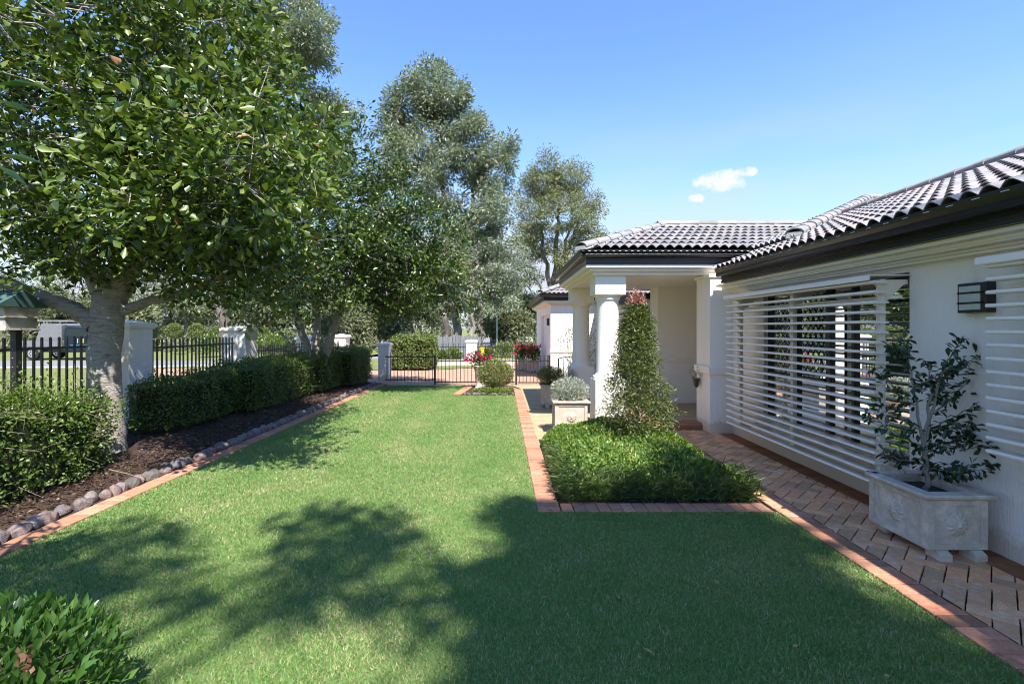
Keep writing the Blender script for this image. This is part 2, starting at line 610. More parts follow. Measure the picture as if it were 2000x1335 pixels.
def make_grass():
    PX, PY = [], []
    for y0, y1, dens in ((.9, 2.2, 9000), (2.2, 3.4, 17000), (3.4, 4.65, 13500), (4.65, 6.5, 10500), (6.5, 9, 7500), (9, 15, 4800)):
        n = int((y1 - y0) * 6.6 * dens)
        x = rng.uniform(-3.95, LX1 + .03, n)
        y = rng.uniform(y0, y1, n)
        k = in_lawn(x - rng.normal(0, .018, n), y - rng.normal(0, .018, n)) & (np.abs(x) < (y + .6) * 1.12 + .2)
        PX.append(x[k])
        PY.append(y[k])
    x = np.concatenate(PX)
    y = np.concatenate(PY)
    n = len(x)
    P = np.stack([x, y, np.full(n, -.005)], 1)
    th = rng.uniform(0, 2 * np.pi, n)
    lean = np.abs(rng.normal(.8, .35, n))
    far = np.clip((y - 2) / 9, 0, 1)
    patch = .5 + .5 * np.sin(x * 2.3 + np.sin(y * 1.7) * 2) * np.sin(y * 1.9 + np.sin(x * 1.3 + 2) * 2.2)
    hgt = rng.uniform(.013, .028, n) * (.85 + .3 * patch)
    wd = rng.uniform(.0024, .0046, n) * (1 + 1.9 * far)
    tip = P + np.stack([np.cos(th) * np.sin(lean), np.sin(th) * np.sin(lean), np.cos(lean)], 1) * hgt[:, None] * 1.15
    ph = rng.uniform(0, 2 * np.pi, n)
    s = np.stack([np.cos(ph), np.sin(ph), np.zeros(n)], 1) * wd[:, None]
    V = np.stack([P - s, P + s, tip], 1).reshape(-1, 3)
    stripe = np.sin(x * 2 * np.pi / .92 + .3 * np.sin(y * .6)) * np.clip((y - 4) / 3, 0, 1)
    lump = np.sin(x * 5.3 + 1.7 * np.sin(y * 4.1)) * np.sin(y * 6.1 + 1.3 * np.sin(x * 3.7 + 1))
    dry = np.zeros(n)
    for qx, qy, qr in ((-.9, 4.0, .35), (-2.3, 5.6, .45), (-1.2, 6.9, .5), (-.3, 5.1, .3), (-2.8, 4.6, .3), (-1.9, 9.0, .6), (.0, 8.0, .4), (-.8, 2.9, .3), (1.6, 3.4, .35), (-2.9, 11.5, .7)):
        dry += np.exp(-((x - qx) ** 2 + (y - qy) ** 2) / qr ** 2)
    edge = np.exp(-np.minimum(np.abs(x - .345) + 9 * (y < yf), np.abs(x + 3.905 - .0172 * y)) / .05)
    rnd = np.clip(rng.beta(1.5, 1.75, n) * .9 + .12 * (patch - .5) + .06 * lump + .06 * stripe + .13 * np.minimum(dry, 1) + .12 * edge + .03, 0, 1)
    me = mesh_np('grass', V, np.arange(3 * n).reshape(-1, 3), lf_grass, np.repeat(rnd, 3))
    o = add('grass', me)
    tag(o, 'short dense turf of the front lawn', 'grass', kind='stuff')


make_grass()


# ---- paving bricks, each its own piece
def brick_mesh(name, lx, ly, h, mat, c=.004):
    m = MB()
    a, b = lx / 2, ly / 2
    m.v = [(-a, -b, 0), (a, -b, 0), (a, b, 0), (-a, b, 0), (-a, -b, h - c), (a, -b, h - c), (a, b, h - c), (-a, b, h - c),
           (-a + c, -b + c, h), (a - c, -b + c, h), (a - c, b - c, h), (-a + c, b - c, h)]
    m.f = [(8, 9, 10, 11)] + [(4 + i, 4 + (i + 1) % 4, 8 + (i + 1) % 4, 8 + i) for i in range(4)] + [(i, (i + 1) % 4, 4 + (i + 1) % 4, 4 + i) for i in range(4)]
    return m.mesh(name, mat)


JB = -.016
joint_bed = MB().poly([(2.62, -1, JB), (3.86, -1, JB), (3.86, 8.42, JB), (2.62, 8.42, JB)]).poly([(.34, 4.62, JB + .001), (2.7, 4.62, JB + .001), (2.7, 4.9, JB + .001), (.34, 4.9, JB + .001)]).poly([(.34, 4.9, JB), (.58, 4.9, JB), (.58, 14.2, JB), (.34, 14.2, JB)])
path = joint_bed.build('garden_path', m_joint)
tag(path, 'brick path of tan herringbone pavers with terracotta border beside the house', kind='structure')
bm_h = brick_mesh('brick', .215, .112, .026, m_brick)
bm_v = brick_mesh('brick', .112, .215, .026, m_brick)
bm_w = brick_mesh('brick', .236, .112, .026, m_brown)


def lay_brick(me, x, y, parent, rz=0.0, name='brick', z=JB):
    o = add(name, me, parent, (x + random.gauss(0, .0012), y + random.gauss(0, .0012), z + random.uniform(-.0015, .0015)))
    o.rotation_euler = (random.gauss(0, .004), random.gauss(0, .004), rz + random.gauss(0, .006))
    return o


P_ = .1185
y = 1.6
while y < 8.3:                                       # border along the right of the lawn and bed
    lay_brick(bm_h, 2.745, y, path)
    y += P_
x = .345 + .23 + .06
while x < 2.6:                                      # border in front of the planted bed
    lay_brick(bm_v, x, 4.745, path)
    x += P_
y = yf + .06
while y < 14.0:                                      # border along the walk
    lay_brick(bm_h, .455, y, path)
    y += P_
y = 2.1
while y < 8.05:                                      # darker course along the house wall
    lay_brick(bm_w, 3.72, y, path)
    y += P_


def clip_mesh(me, M, planes, name):
    bm = bmesh.new()
    bm.from_mesh(me)
    bm.transform(M)
    for co, no in planes:
        bmesh.ops.bisect_plane(bm, geom=bm.verts[:] + bm.edges[:] + bm.faces[:], plane_co=co, plane_no=no, clear_outer=False, clear_inner=True)
    ok = len(bm.faces) > 0
    bm.transform(M.inverted())
    out = None
    if ok:
        out = bpy.data.meshes.new(name)
        bm.to_mesh(out)
        for mt in me.materials:
            out.materials.append(mt)
    bm.free()
    return out


# herringbone at 45 degrees between x = 2.86 and x = 3.60
pm_a = brick_mesh('paver', .228, .107, .024, m_paver, .003)
pm_b = brick_mesh('paver', .107, .228, .024, m_paver, .003)
c45 = math.cos(R(45))
u = .1165
hx0, hx1 = 2.862, 3.598
for i in range(-80, 80):
    for j in range(-80, 80):
        t = (i - j) % 4
        if t == 0:
            cx, cy_, me = (i + 1) * u, (j + .5) * u, pm_a
        elif t == 2:
            cx, cy_, me = (i + .5) * u, j * u, pm_b
        else:
            continue
        X = 3.2 + (cx + cy_) * c45
        Y = 4.0 + (cy_ - cx) * c45
        if not (hx0 - .12 < X < hx1 + .12 and 2.0 < Y < 8.35):
            continue
        if me is pm_a:
            ca = [(-.114, -.054), (.114, -.054), (.114, .054), (-.114, .054)]
        else:
            ca = [(-.054, -.114), (.054, -.114), (.054, .114), (-.054, .114)]
        xs = [X + (p + q) * c45 for p, q in ca]
        if max(xs) < hx0 + .02 or min(xs) > hx1 - .02:
            continue
        rz = R(-45)
        m2 = me
        if min(xs) < hx0 or max(xs) > hx1:
            M = Matrix.Translation((X, Y, JB)) @ Matrix.Rotation(rz, 4, 'Z')
            m2 = clip_mesh(me, M, [((hx0, 0, 0), (1, 0, 0)), ((hx1, 0, 0), (-1, 0, 0))], 'paver')
            if m2 is None:
                continue
        o = add('paver', m2, path, (X, Y, JB + random.uniform(-.0015, .0015)))
        o.rotation_euler = (random.gauss(0, .003), random.gauss(0, .003), rz)

# ---- mulched bed on the left with brick edging and stones
mb = MB()
nx, ny = 12, 60
pts = {}
for j in range(ny + 1):
    yy = 1.0 + (15.6 - 1.0) * j / ny
    for i in range(nx + 1):
        x0 = lawn_left(yy) - .2
        xx = x0 + (-6.75 - x0) * i / nx
        zz = .0 if i == 0 else .015 + .07 * min(1, i / 4) + .02 * math.sin(xx * 5 + yy * 2.2) * math.sin(yy * 3.1)
        pts[i, j] = len(mb.v)
        mb.v.append((xx, yy, zz))
for j in range(ny):
    for i in range(nx):
        mb.f.append((pts[i, j], pts[i, j + 1], pts[i + 1, j + 1], pts[i + 1, j]))
bed = mb.build('garden_bed', m_mulch, smooth=True)
tag(bed, 'dark mulch bed along the fence with a stone and brick edge', kind='structure')
je = MB().poly([(lawn_left(1) - .21, 1, JB), (lawn_left(1) + .02, 1, JB), (lawn_left(15.2) + .02, 15.2, JB), (lawn_left(15.2) - .21, 15.2, JB)]).build('edging_bed', m_joint, bed)
bm_e = brick_mesh('brick', .195, .112, .03, m_brick, .004)
y = 2.6
while y < 15.1:
    lay_brick(bm_e, lawn_left(y) - .1, y, bed, R(-1))
    y += P_


def stone_mesh(seed):
    rs = np.random.default_rng(seed)
    bm = bmesh.new()
    bmesh.ops.create_icosphere(bm, subdivisions=2, radius=1)
    ax = rs.normal(size=(7, 3))
    ax /= np.linalg.norm(ax, axis=1, keepdims=True)
    cut = rs.uniform(.6, .86, 7)
    for v in bm.verts:
        p = np.array(v.co)
        for a_, c_ in zip(ax, cut):
            dd = p @ a_
            if dd > c_:
                p = p - a_ * (dd - c_) * .95
        p += .06 * np.sin(p[[1, 2, 0]] * 4 + seed) + rs.normal(size=3) * .012
        v.co = p * 1.2
    me = bpy.data.meshes.new('stone')
    bm.to_mesh(me)
    bm.free()
    me.materials.append(m_stone)
    me.polygons.foreach_set('use_smooth', [True] * len(me.polygons))
    me.set_sharp_from_angle(angle=R(28))
    return me


st_meshes = [stone_mesh(s) for s in range(12)]
y = 3.1
while y < 15.1:
    L = random.uniform(.05, .10) if y < 8 else random.uniform(.05, .085)
    o = add('stone', random.choice(st_meshes), bed, (lawn_left(y) - .265 + random.gauss(0, .018), y, .035))
    o.scale = (random.uniform(.05, .075), L, random.uniform(.05, .08))
    o.rotation_euler = (random.gauss(0, .25), random.gauss(0, .25), random.gauss(0, .35))
    y += L * random.uniform(1.6, 1.95)

# bark chips lying on the bed
n = 9000
yy = 2.8 + 12 * rng.random(n) ** 1.5
xx = (-3.905 + .0172 * yy) - .36 - rng.random(n) ** 1.3 * 2.2
P = np.stack([xx, yy, .085 + .02 * rng.random(n)], 1)
D = unit(rng.normal(size=(n, 3)) * [1, 1, .25])
N = unit(rng.normal(size=(n, 3)) * .45 + [0, 0, 1])
chip = leaf_mat('bark_chip', [(0, (.025, .014, .01)), (.6, (.075, .045, .032)), (.93, (.15, .10, .075)), (1, (.28, .2, .15))], .9, 0, .1)
o = add('bark_chips', leaf_mesh('bark_chips', P, D, N, rng.uniform(.025, .07, n), rng.uniform(.012, .026, n), chip, 'dia'), bed)
tag(o, kind='stuff')

# ================================================================ the house
house = thing('house', 'white rendered house with grey tiled roof, black gutters and columned porch', 'house', (5.0, 9.0, 0))
XW = 3.84
T = .392


def sweep(mb, path, prof, closed_end=True):
    """profile (outward, z) swept along a plan polyline, mitred; outward is to the left of travel"""
    k = len(prof)
    n0 = len(mb.v)
    P = [Vector((p[0], p[1], 0)) for p in path]
    for i, p in enumerate(P):
        d1 = (P[i] - P[i - 1]).normalized() if i > 0 else (P[1] - P[0]).normalized()
        d2 = (P[i + 1] - P[i]).normalized() if i < len(P) - 1 else d1
        n1 = Vector((-d1.y, d1.x, 0))
        n2 = Vector((-d2.y, d2.x, 0))
        b = (n1 + n2).normalized()
        b = b / max(b.dot(n1), .2)
        for o_, z in prof:
            q = p + b * o_
            mb.v.append((q.x, q.y, z))
    for i in range(len(P) - 1):
        for j in range(k):
            l = (j + 1) % k
            mb.f.append((n0 + i * k + j, n0 + i * k + l, n0 + (i + 1) * k + l, n0 + (i + 1) * k + j))
    if closed_end:
        mb.f.append(tuple(n0 + j for j in range(k)))
        mb.f.append(tuple(n0 + (len(P) - 1) * k + j for j in range(k))[::-1])
    return mb


def gutter_prof(o0, o1, z0, z1):     # from the fascia (o0) out to the lip (o1)
    d = o1 - o0
    h = z1 - z0
    return [(o0, z0), (o1 - .3 * d, z0), (o1 - .16 * d, z0 + .10 * h), (o1 - .12 * d, z0 + .30 * h), (o1 - .2 * d, z0 + .42 * h), (o1 - .05 * d, z0 + .7 * h),
            (o1, z0 + .84 * h), (o1, z1), (o1 - .12 * d, z1), (o1 - .14 * d, z1 - .2 * h), (o0, z1 - .2 * h)]


# --- main wall with the window opening
wl = MB()
wy0, wy1, wz0, wz1 = 4.58, 7.13, .44, 2.28
wl.box(XW, XW + .24, -2.5, wy0, -.05, 2.5)
wl.box(XW, XW + .24, wy1, 8.1, -.05, 2.5)
wl.box(XW, XW + .24, wy0, wy1, -.05, wz0)
wl.box(XW, XW + .24, wy0, wy1, wz1, 2.5)
wl.build('wall', m_render, house)
# far house walls: entry wall, its return, and the side wall beyond
MB().box(3.45, 6.6, 10.75, 11.3, .1, 2.67).build('entry_wall', m_render, house)
MB().box(3.62, 6.6, 11.3, 16.4, -.05, 2.6).build('side_wall', m_render, house)
MB().box(4.9, 5.1, 8.1, 10.75, .1, 2.67).build('hall_wall', m_render, house)
MB().box(3.425, 4.9, 10.725, 11.32, 1.0, 1.075).build('dado', m_trim, house, bevel=.008)
MB().box(3.43, 4.9, 10.73, 11.315, .1, .2).build('skirting', m_trim, house, bevel=.006)
# pier at the corner of the porch
MB().box(3.47, 4.1, 8.1, 8.66, -.05, 2.60).build('pier', m_render, house)
MB().box(3.435, 3.87, 8.065, 8.695, .985, 1.11).build('pier_band', m_trim, house, bevel=.01)
MB().box(3.44, 3.86, 8.07, 8.69, 2.60, 2.655).build('pier_cap', m_trim, house, bevel=.008)
# plain score line along the main wall
MB().box(XW - .006, XW + .02, -2.5, wy0 - .002, .962, .974).box(XW - .006, XW + .02, wy1 + .002, 8.06, .962, .974).build('wall_string', m_trim, house)

# --- window: frame, panes, diamond grille door, sill, dark room
GX = 3.93
fr = MB()
for a_, b_ in ((wy0, wy0 + .05), (5.38, 5.43), (5.78, 5.86), (7.07, wy1), (6.42, 6.47)):
    fr.box(GX - .03, GX + .03, a_, b_, wz0 + .001, wz1 - .001)
for ya, yb in ((wy0 + .05, 5.38), (5.43, 5.78), (5.86, 6.42), (6.47, 7.07)):
    fr.box(GX - .03, GX + .03, ya, yb, wz0 + .001, wz0 + .05)
    fr.box(GX - .03, GX + .03, ya, yb, wz1 - .05, wz1 - .001)
window = fr.build('window', m_black, house, bevel=.004)
mg, nt, b, out = new_mat('window_glass')
fz = nt.nodes.new('ShaderNodeFresnel')
fz.inputs[0].default_value = 1.4
gl = nt.nodes.new('ShaderNodeBsdfGlossy')
gl.inputs['Roughness'].default_value = .015
gl.inputs['Color'].default_value = (.82, .84, .84, 1)
tr = nt.nodes.new('ShaderNodeBsdfTransparent')
tr.inputs['Color'].default_value = (.42, .43, .44, 1)
mx = nt.nodes.new('ShaderNodeMixShader')
nt.links.new(fz.outputs[0], mx.inputs[0])
nt.links.new(tr.outputs[0], mx.inputs[1])
nt.links.new(gl.outputs[0], mx.inputs[2])
nt.links.new(mx.outputs[0], out.inputs['Surface'])
for ya, yb in ((wy0 + .05, 5.38), (5.43, 5.78), (5.86, 6.42), (6.47, 7.07)):
    MB().poly([(GX + .004, ya, wz0 + .05), (GX + .004, yb, wz0 + .05), (GX + .004, yb, wz1 - .05), (GX + .004, ya, wz1 - .05)]).build('pane', mg, window)
gr = MB()


def lattice(ya, yb, za, zb, s, asp):
    k = -60
    while k < 60:
        for sg in (1, -1):
            a0 = k * s
            pp = []
            for tt in np.linspace(-4, 4, 161):
                yy, zz = ya + tt, za + sg * (tt - a0) * asp
                if ya <= yy <= yb and za <= zz <= zb:
                    pp.append((GX - .036, yy, zz))
            if len(pp) > 1:
                gr.tube([pp[0], pp[-1]], .0055, 4)
        k += 1


lattice(5.88, 6.40, 1.12, 2.2, .105, 1.45)
lattice(6.49, 7.05, 1.12, 2.2, .105, 1.45)
for ya, yb in ((5.86, 6.42), (6.47, 7.07)):
    gr.box(GX - .045, GX - .032, ya, yb, 1.09, 1.13)
gr.build('diamond_grille', m_black, window)
MB().box(GX - .07, GX - .046, 6.50, 6.54, 1.30, 1.42).build('door_handle', surf('steel', (.55, .55, .56), (.5, .5, .5), 5, .25, metal=1), window, bevel=.005)
MB().prism([(XW - .05, wy0 - .04, wz0 - .07), (XW - .05, wy0 - .04, wz0 - .03), (GX - .031, wy0 - .04, wz0 - .002), (GX - .031, wy0 - .04, wz0 - .07)], (0, wy1 - wy0 + .08, 0)).build('sill', m_trim, window)
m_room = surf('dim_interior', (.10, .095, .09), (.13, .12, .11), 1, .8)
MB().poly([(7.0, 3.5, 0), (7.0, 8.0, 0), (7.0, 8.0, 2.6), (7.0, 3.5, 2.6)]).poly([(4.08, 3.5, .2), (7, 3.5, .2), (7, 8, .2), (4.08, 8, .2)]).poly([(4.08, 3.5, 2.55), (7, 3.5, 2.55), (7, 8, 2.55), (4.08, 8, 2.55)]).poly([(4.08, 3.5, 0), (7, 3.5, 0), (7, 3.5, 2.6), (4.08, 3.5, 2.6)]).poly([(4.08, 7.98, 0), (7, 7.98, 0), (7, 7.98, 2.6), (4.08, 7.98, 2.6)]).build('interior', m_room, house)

# --- cornice, fascia and gutter of the main wing (path travels towards -Y so that outward is -X ... left of travel)
mp_ = [(XW, 8.05), (XW, -2.5)]


def inv(prof):
    return [(-o_, z) for o_, z in prof]


cor = MB()
for o_, za, zb in ((.30, 2.43, 2.465), (.21, 2.40, 2.4295), (.20, 2.385, 2.40), (.11, 2.36, 2.3845), (.09, 2.335, 2.3595)):
    sweep(cor, mp_, inv([(-.01, za), (o_, za), (o_, zb), (-.01, zb)]))
cor.build('cornice', m_trim, house, bevel=.006)
fs = MB()
sweep(fs, [(XW, 7.74), (XW, -2.5)], inv([(.25, 2.466), (.352, 2.466), (.352, 2.50), (.345, 2.503), (.345, 2.53), (.352, 2.533), (.352, 2.64), (.25, 2.64)]))
fs.build('fascia', m_fascia, house)
gt = MB()
sweep(gt, [(XW, 7.64), (XW, -2.5)], inv(gutter_prof(.354, .50, 2.555, 2.685)))
gutter = gt.build('gutter', m_fascia, house)
sl = MB()
for k in range(26):                                  # overflow slots
    yy = 2.4 + k * .2
    sl.box(3.3365, 3.3405, yy, yy + .055, 2.660, 2.664)
sl.build('overflow_slots', m_trim, gutter)['kind'] = 'stuff'

# --- porch: columns, ceiling, cornice, fascia, gutter
pth = [(4.6, 8.3), (1.6, 8.3), (1.6, 11.7), (4.6, 11.7)]
MB().box(1.62, 4.9, 8.32, 10.75, 2.668, 2.72).box(1.62, 3.45, 10.75, 11.68, 2.668, 2.72).build('porch_ceiling', m_ceiling, house)
cor = MB()
for o_, za, zb in ((.19, 2.765, 2.812), (.14, 2.755, 2.765), (.125, 2.712, 2.755), (.075, 2.70, 2.712), (.06, 2.655, 2.70)):
    sweep(cor, pth, [(-.02, za), (o_, za), (o_, zb - .0006), (-.02, zb - .0006)])
cor.build('porch_cornice', m_trim, house, bevel=.006)
fs = MB()
sweep(fs, pth, [(.10, 2.813), (.195, 2.813), (.195, 2.848), (.188, 2.852), (.188, 2.885), (.195, 2.889), (.195, 3.02), (.10, 3.02)])
fs.build('porch_fascia', m_fascia, house)
gt = MB()
sweep(gt, [(4.34, 8.3), (1.6, 8.3), (1.6, 11.7), (4.6, 11.7)], gutter_prof(.197, .318, 2.93, 3.045))
pgut = gt.build('porch_gutter', m_fascia, house)
sl = MB()
for k in range(29):
    sl.box(1.32 + k * .1, 1.36 + k * .1, 7.978, 7.9815, 3.016, 3.021)
sl.build('overflow_slots', m_trim, pgut)['kind'] = 'stuff'


def column(y0):
    cx, cy_ = 1.86, y0 + .26
    c = MB().box(1.6, 2.12, y0, y0 + .52, -.05, .868).build('pedestal', m_render, house, bevel=.006)
    prof = [(.255, 0), (.258, .03), (.245, .055), (.225, .062), (.222, .075), (.20, .10), (.196, .14), (.195, .7), (.188, 1.36), (.190, 1.37), (.212, 1.38), (.218, 1.40), (.212, 1.42), (.225, 1.43), (.245, 1.445), (.25, 1.459)]
    MB().lathe(prof, (cx, cy_, .868), 48).build('column_shaft', m_render, house, smooth=True)
    MB().box(1.6, 2.12, y0, y0 + .52, 2.327, 2.662).build('capital', m_render, house, bevel=.005)


column(8.3)
column(11.17)
# raised terracotta step and porch floor
MB().box(2.5, 5.0, 8.72, 11.3, -.05, .10).build('porch_floor', m_walk, house)
st = MB()
st.prism([(2.46, 8.40, -.03), (2.46, 8.40, .075), (2.46, 8.415, .098), (2.46, 8.45, .112), (2.46, 8.72, .112), (2.46, 8.72, -.03)], (1.02, 0, 0))
st.build('step', surf('step_tile', (.27, .10, .055), (.33, .14, .08), 7, .55, .2, 90), house)

# --- roofs
ZM, ZP = 2.672, 3.052             # roof plane heights at the gutter lines x = 3.34 and y = 7.98
zmain = lambda x: ZM + T * (x - 3.34)
zporch = lambda y: ZP + T * (y - 7.98)
XR = 6.14
ZR = zmain(XR)
VA = 3.34 - 7.98 + (ZP - ZM) / T      # valley: x = y + VA
YR = 9.99                              # porch ridge
dk = MB()
e = .05
dk.poly([(3.36, -2.5, zmain(3.36) - e), (3.36, 7.72, zmain(3.36) - e), (7.98 + VA, 7.98, zmain(7.98 + VA) - e), (XR, XR - VA, ZR - e), (XR, -2.5, ZR - e)])
dk.poly([(XR, -2.5, ZR - e), (XR, 12.5, ZR - e), (XR + 2.8, 12.5, zmain(3.34)), (XR + 2.8, -2.5, zmain(3.34))])
dk.poly([(1.29, 8.0, zporch(8.0) - e), (7.99 + VA, 8.0, zporch(8.0) - e), (YR + VA, YR, zporch(YR) - e), (1.29 + YR - 8, YR, zporch(YR) - e)])
dk.poly([(1.29, 8.0, zporch(8.0) - e), (1.29 + YR - 8, YR, zporch(YR) - e), (1.29, 11.98, zporch(8.0) - e)])
dk.poly([(1.29, 11.98, zporch(8.0) - e), (1.29 + YR - 8, YR, zporch(YR) - e), (YR + VA, YR, zporch(YR) - e), (8, 11.98, zporch(8.0) - e)])
roof = dk.build('roof', m_deck, house)


def tile_mesh():
    m = MB()
    ns = 12
    w, L = .30, .345
    roll = lambda a_: abs(math.sin(math.pi * a_ / .15)) ** 1.1
    for uu, amp, lift in ((0, .052, .011), (L, .021, 0)):
        for i in range(ns + 1):
            a_ = w * i / ns
            m.v.append((a_, uu, roll(a_) * amp + lift))
    for i in range(ns + 1):                      # thickness of the front edge
        a_ = w * i / ns
        m.v.append((a_, .001, roll(a_) * .052 + .001))
    for i in range(ns + 1):                      # hollow underside
        a_ = w * i / ns
        m.v.append((a_, .26, roll(a_) * .029 - .006))
    k = ns + 1
    for i in range(ns):
        m.f.append((i, i + 1, k + i + 1, k + i))
        m.f.append((2 * k + i, 2 * k + i + 1, i + 1, i))
        m.f.append((3 * k + i, 3 * k + i + 1, 2 * k + i + 1, 2 * k + i))
    return m.mesh('tile', m_tile, smooth=True)


tile_me = tile_mesh()
GA = .305


def lay_tiles(O, A, N, rows, a0, a1, planes_of, out=None):
    O, A, N = Vector(O), Vector(A).normalized(), Vector(N).normalized()
    U = N.cross(A)
    rot = Matrix((A, U, N)).transposed()
    cnt = 0
    for r in range(rows):
        n = int(math.ceil((a1 - a0) / .30))
        for c in range(n):
            p = O + A * (a0 + c * .30 + random.gauss(0, .001)) + U * (r * GA - .02)
            planes = planes_of(p)
            cs = [p + A * x_ + U * y_ for x_ in (0, .30) for y_ in (0, .345)]
            flags = [all((q - Vector(co)).dot(Vector(no)) > 0 for co, no in planes) for q in cs]
            outs = any(all((q - Vector(co)).dot(Vector(no)) <= 0 for q in cs) for co, no in planes)
            if outs:
                continue
            M = Matrix.Translation(p) @ rot.to_4x4()
            me = tile_me
            if not all(flags):
                me = clip_mesh(tile_me, M, planes, 'tile')
                if me is None:
                    continue
            if out is not None:
                b0 = len(out.v)
                out.v += [tuple(M @ v.co) for v in me.vertices]
                out.f += [tuple(b0 + i for i in pl.vertices) for pl in me.polygons]
            else:
                o = add('tile', me, roof, p)
                o.rotation_euler = (rot @ Matrix.Rotation(random.gauss(0, .004), 3, 'Z')).to_euler()
            cnt += 1
    return cnt


nW = Vector((-T, 0, 1)).normalized()
nS = Vector((0, -T, 1)).normalized()


def main_planes(p):
    pl = [((XR - .03, 0, 0), (-1, 0, 0))]
    if p.x < 4.05:
        pl.append(((0, 7.74, 0), (0, -1, 0)))
    else:
        pl.append(((7.98 + VA + .03, 7.98, 0), (1, -1, 0)))
    return pl


def porch_planes(p):
    return [((1.29 + .03, 8.0, 0), (1, -1, 0)), ((7.98 + VA - .03, 7.98, 0), (-1, 1, 0)), ((0, YR - .02, 0), (0, -1, 0))]


# along-eave axis chosen so that U = N x A points up the slope
extra = MB()
nt_ = lay_tiles((3.40, 2.3, zmain(3.40)), (0, -1, 0), nW, 10, -7.6, 0.0, main_planes)
lay_tiles((3.40, 2.3, zmain(3.40)), (0, -1, 0), nW, 10, .0, 3.9, main_planes, extra)
nt2 = lay_tiles((1.2, 8.06, zporch(8.06)), (1, 0, 0), nS, 8, 0, 5.4, porch_planes)
# higher hipped roof at the back of the house
AP = Vector((8.35, 11.1, 4.70))
hb = MB()
hw = 4.2
cs = [AP + Vector((sx * hw, sy * hw, -T * hw)) for sx, sy in ((-1, -1), (1, -1), (1, 1), (-1, 1))]
for i in range(4):
    hb.poly([cs[i] - Vector((0, 0, e)), cs[(i + 1) % 4] - Vector((0, 0, e)), AP - Vector((0, 0, e))])
hb.build('rear_roof', m_deck, house)
lay_tiles(AP + Vector((-hw, -hw, -T * hw)), (1, 0, 0), nS, 14, 0, 2 * hw, lambda p: [((AP.x, AP.y, 0), (1, -1, 0)), ((AP.x, AP.y, 0), (-1, -1, 0))], extra)
lay_tiles(AP + Vector((-hw, hw, -T * hw)), (0, -1, 0), nW, 14, 0, 2 * hw, lambda p: [((AP.x, AP.y, 0), (-1, 1, 0)), ((AP.x, AP.y, 0), (-1, -1, 0))], extra)
o = extra.build('far_tiles', m_tile, roof, smooth=True)
tag(o, kind='stuff')


def cap_mesh():
    m = MB()
    L, n = .43, 8
    for k, (r, y_) in enumerate(((.125, 0), (.105, L))):
        for i in range(n + 1):
            an = math.pi * (i / n) * 1.1 - .05 * math.pi
            m.v.append((r * math.cos(an), y_, r * math.sin(an) * .62))
    for i in range(n + 1):
        x, y_, z = m.v[i]
        m.v.append((x * .86, y_ + .003, z * .8 - .004))
    for i in range(n):
        m.f.append((i, i + 1, n + 2 + i, n + 1 + i))
        m.f.append((2 * (n + 1) + i, 2 * (n + 1) + i + 1, i + 1, i))
    return m.mesh('ridge_cap', m_tile, smooth=True)


cap_me = cap_mesh()


def ridge(a, b, parent=roof, dz=.045, mortar=True):
    a, b = Vector(a), Vector(b)
    d = (b - a)
    L = d.length
    d.normalize()
    s = d.cross(Vector((0, 0, 1))).normalized()
    nrm = s.cross(d)
    rot = Matrix((s, d, nrm)).transposed().to_euler()
    k = 0.0
    while k < L - .05:
        o = add('ridge_cap', cap_me, parent, a + d * k + Vector((0, 0, dz + random.gauss(0, .002))))
        o.rotation_euler = rot
        k += .385
    if mortar:
        m = MB()
        m.prism([a + s * -.115 + Vector((0, 0, -.02)), a + s * .115 + Vector((0, 0, -.02)), a + s * .09 + Vector((0, 0, dz + .02)), a + s * -.09 + Vector((0, 0, dz + .02))], d * L)
        m.build('mortar_bed', m_mortar, parent)


ridge((XR, -2.0, ZR), (XR, XR - VA, ZR))
ridge((1.29, 8.0, zporch(8.0)), (1.29 + YR - 8, YR, zporch(YR)), dz=.03)
ridge((YR + VA, YR, zporch(YR)), (1.29 + YR - 8, YR, zporch(YR)))
ridge(cs[0], AP)
ridge(cs[1], AP)
vm = MB().prism([(7.98 + VA - .09, 8.02, zporch(8.0) - .02), (7.98 + VA + .09, 8.02, zporch(8.0) + .0), (7.98 + VA + .09, 8.02, zporch(8.0) + .03), (7.98 + VA - .09, 8.02, zporch(8.0) + .02)], (XR - 7.98 - VA, XR - 7.98 - VA, ZR - zporch(8.0)))
vm.build('valley_flashing', surf('flashing', (.3, .3, .31), (.24, .24, .25), 8, .5, metal=.3), roof)


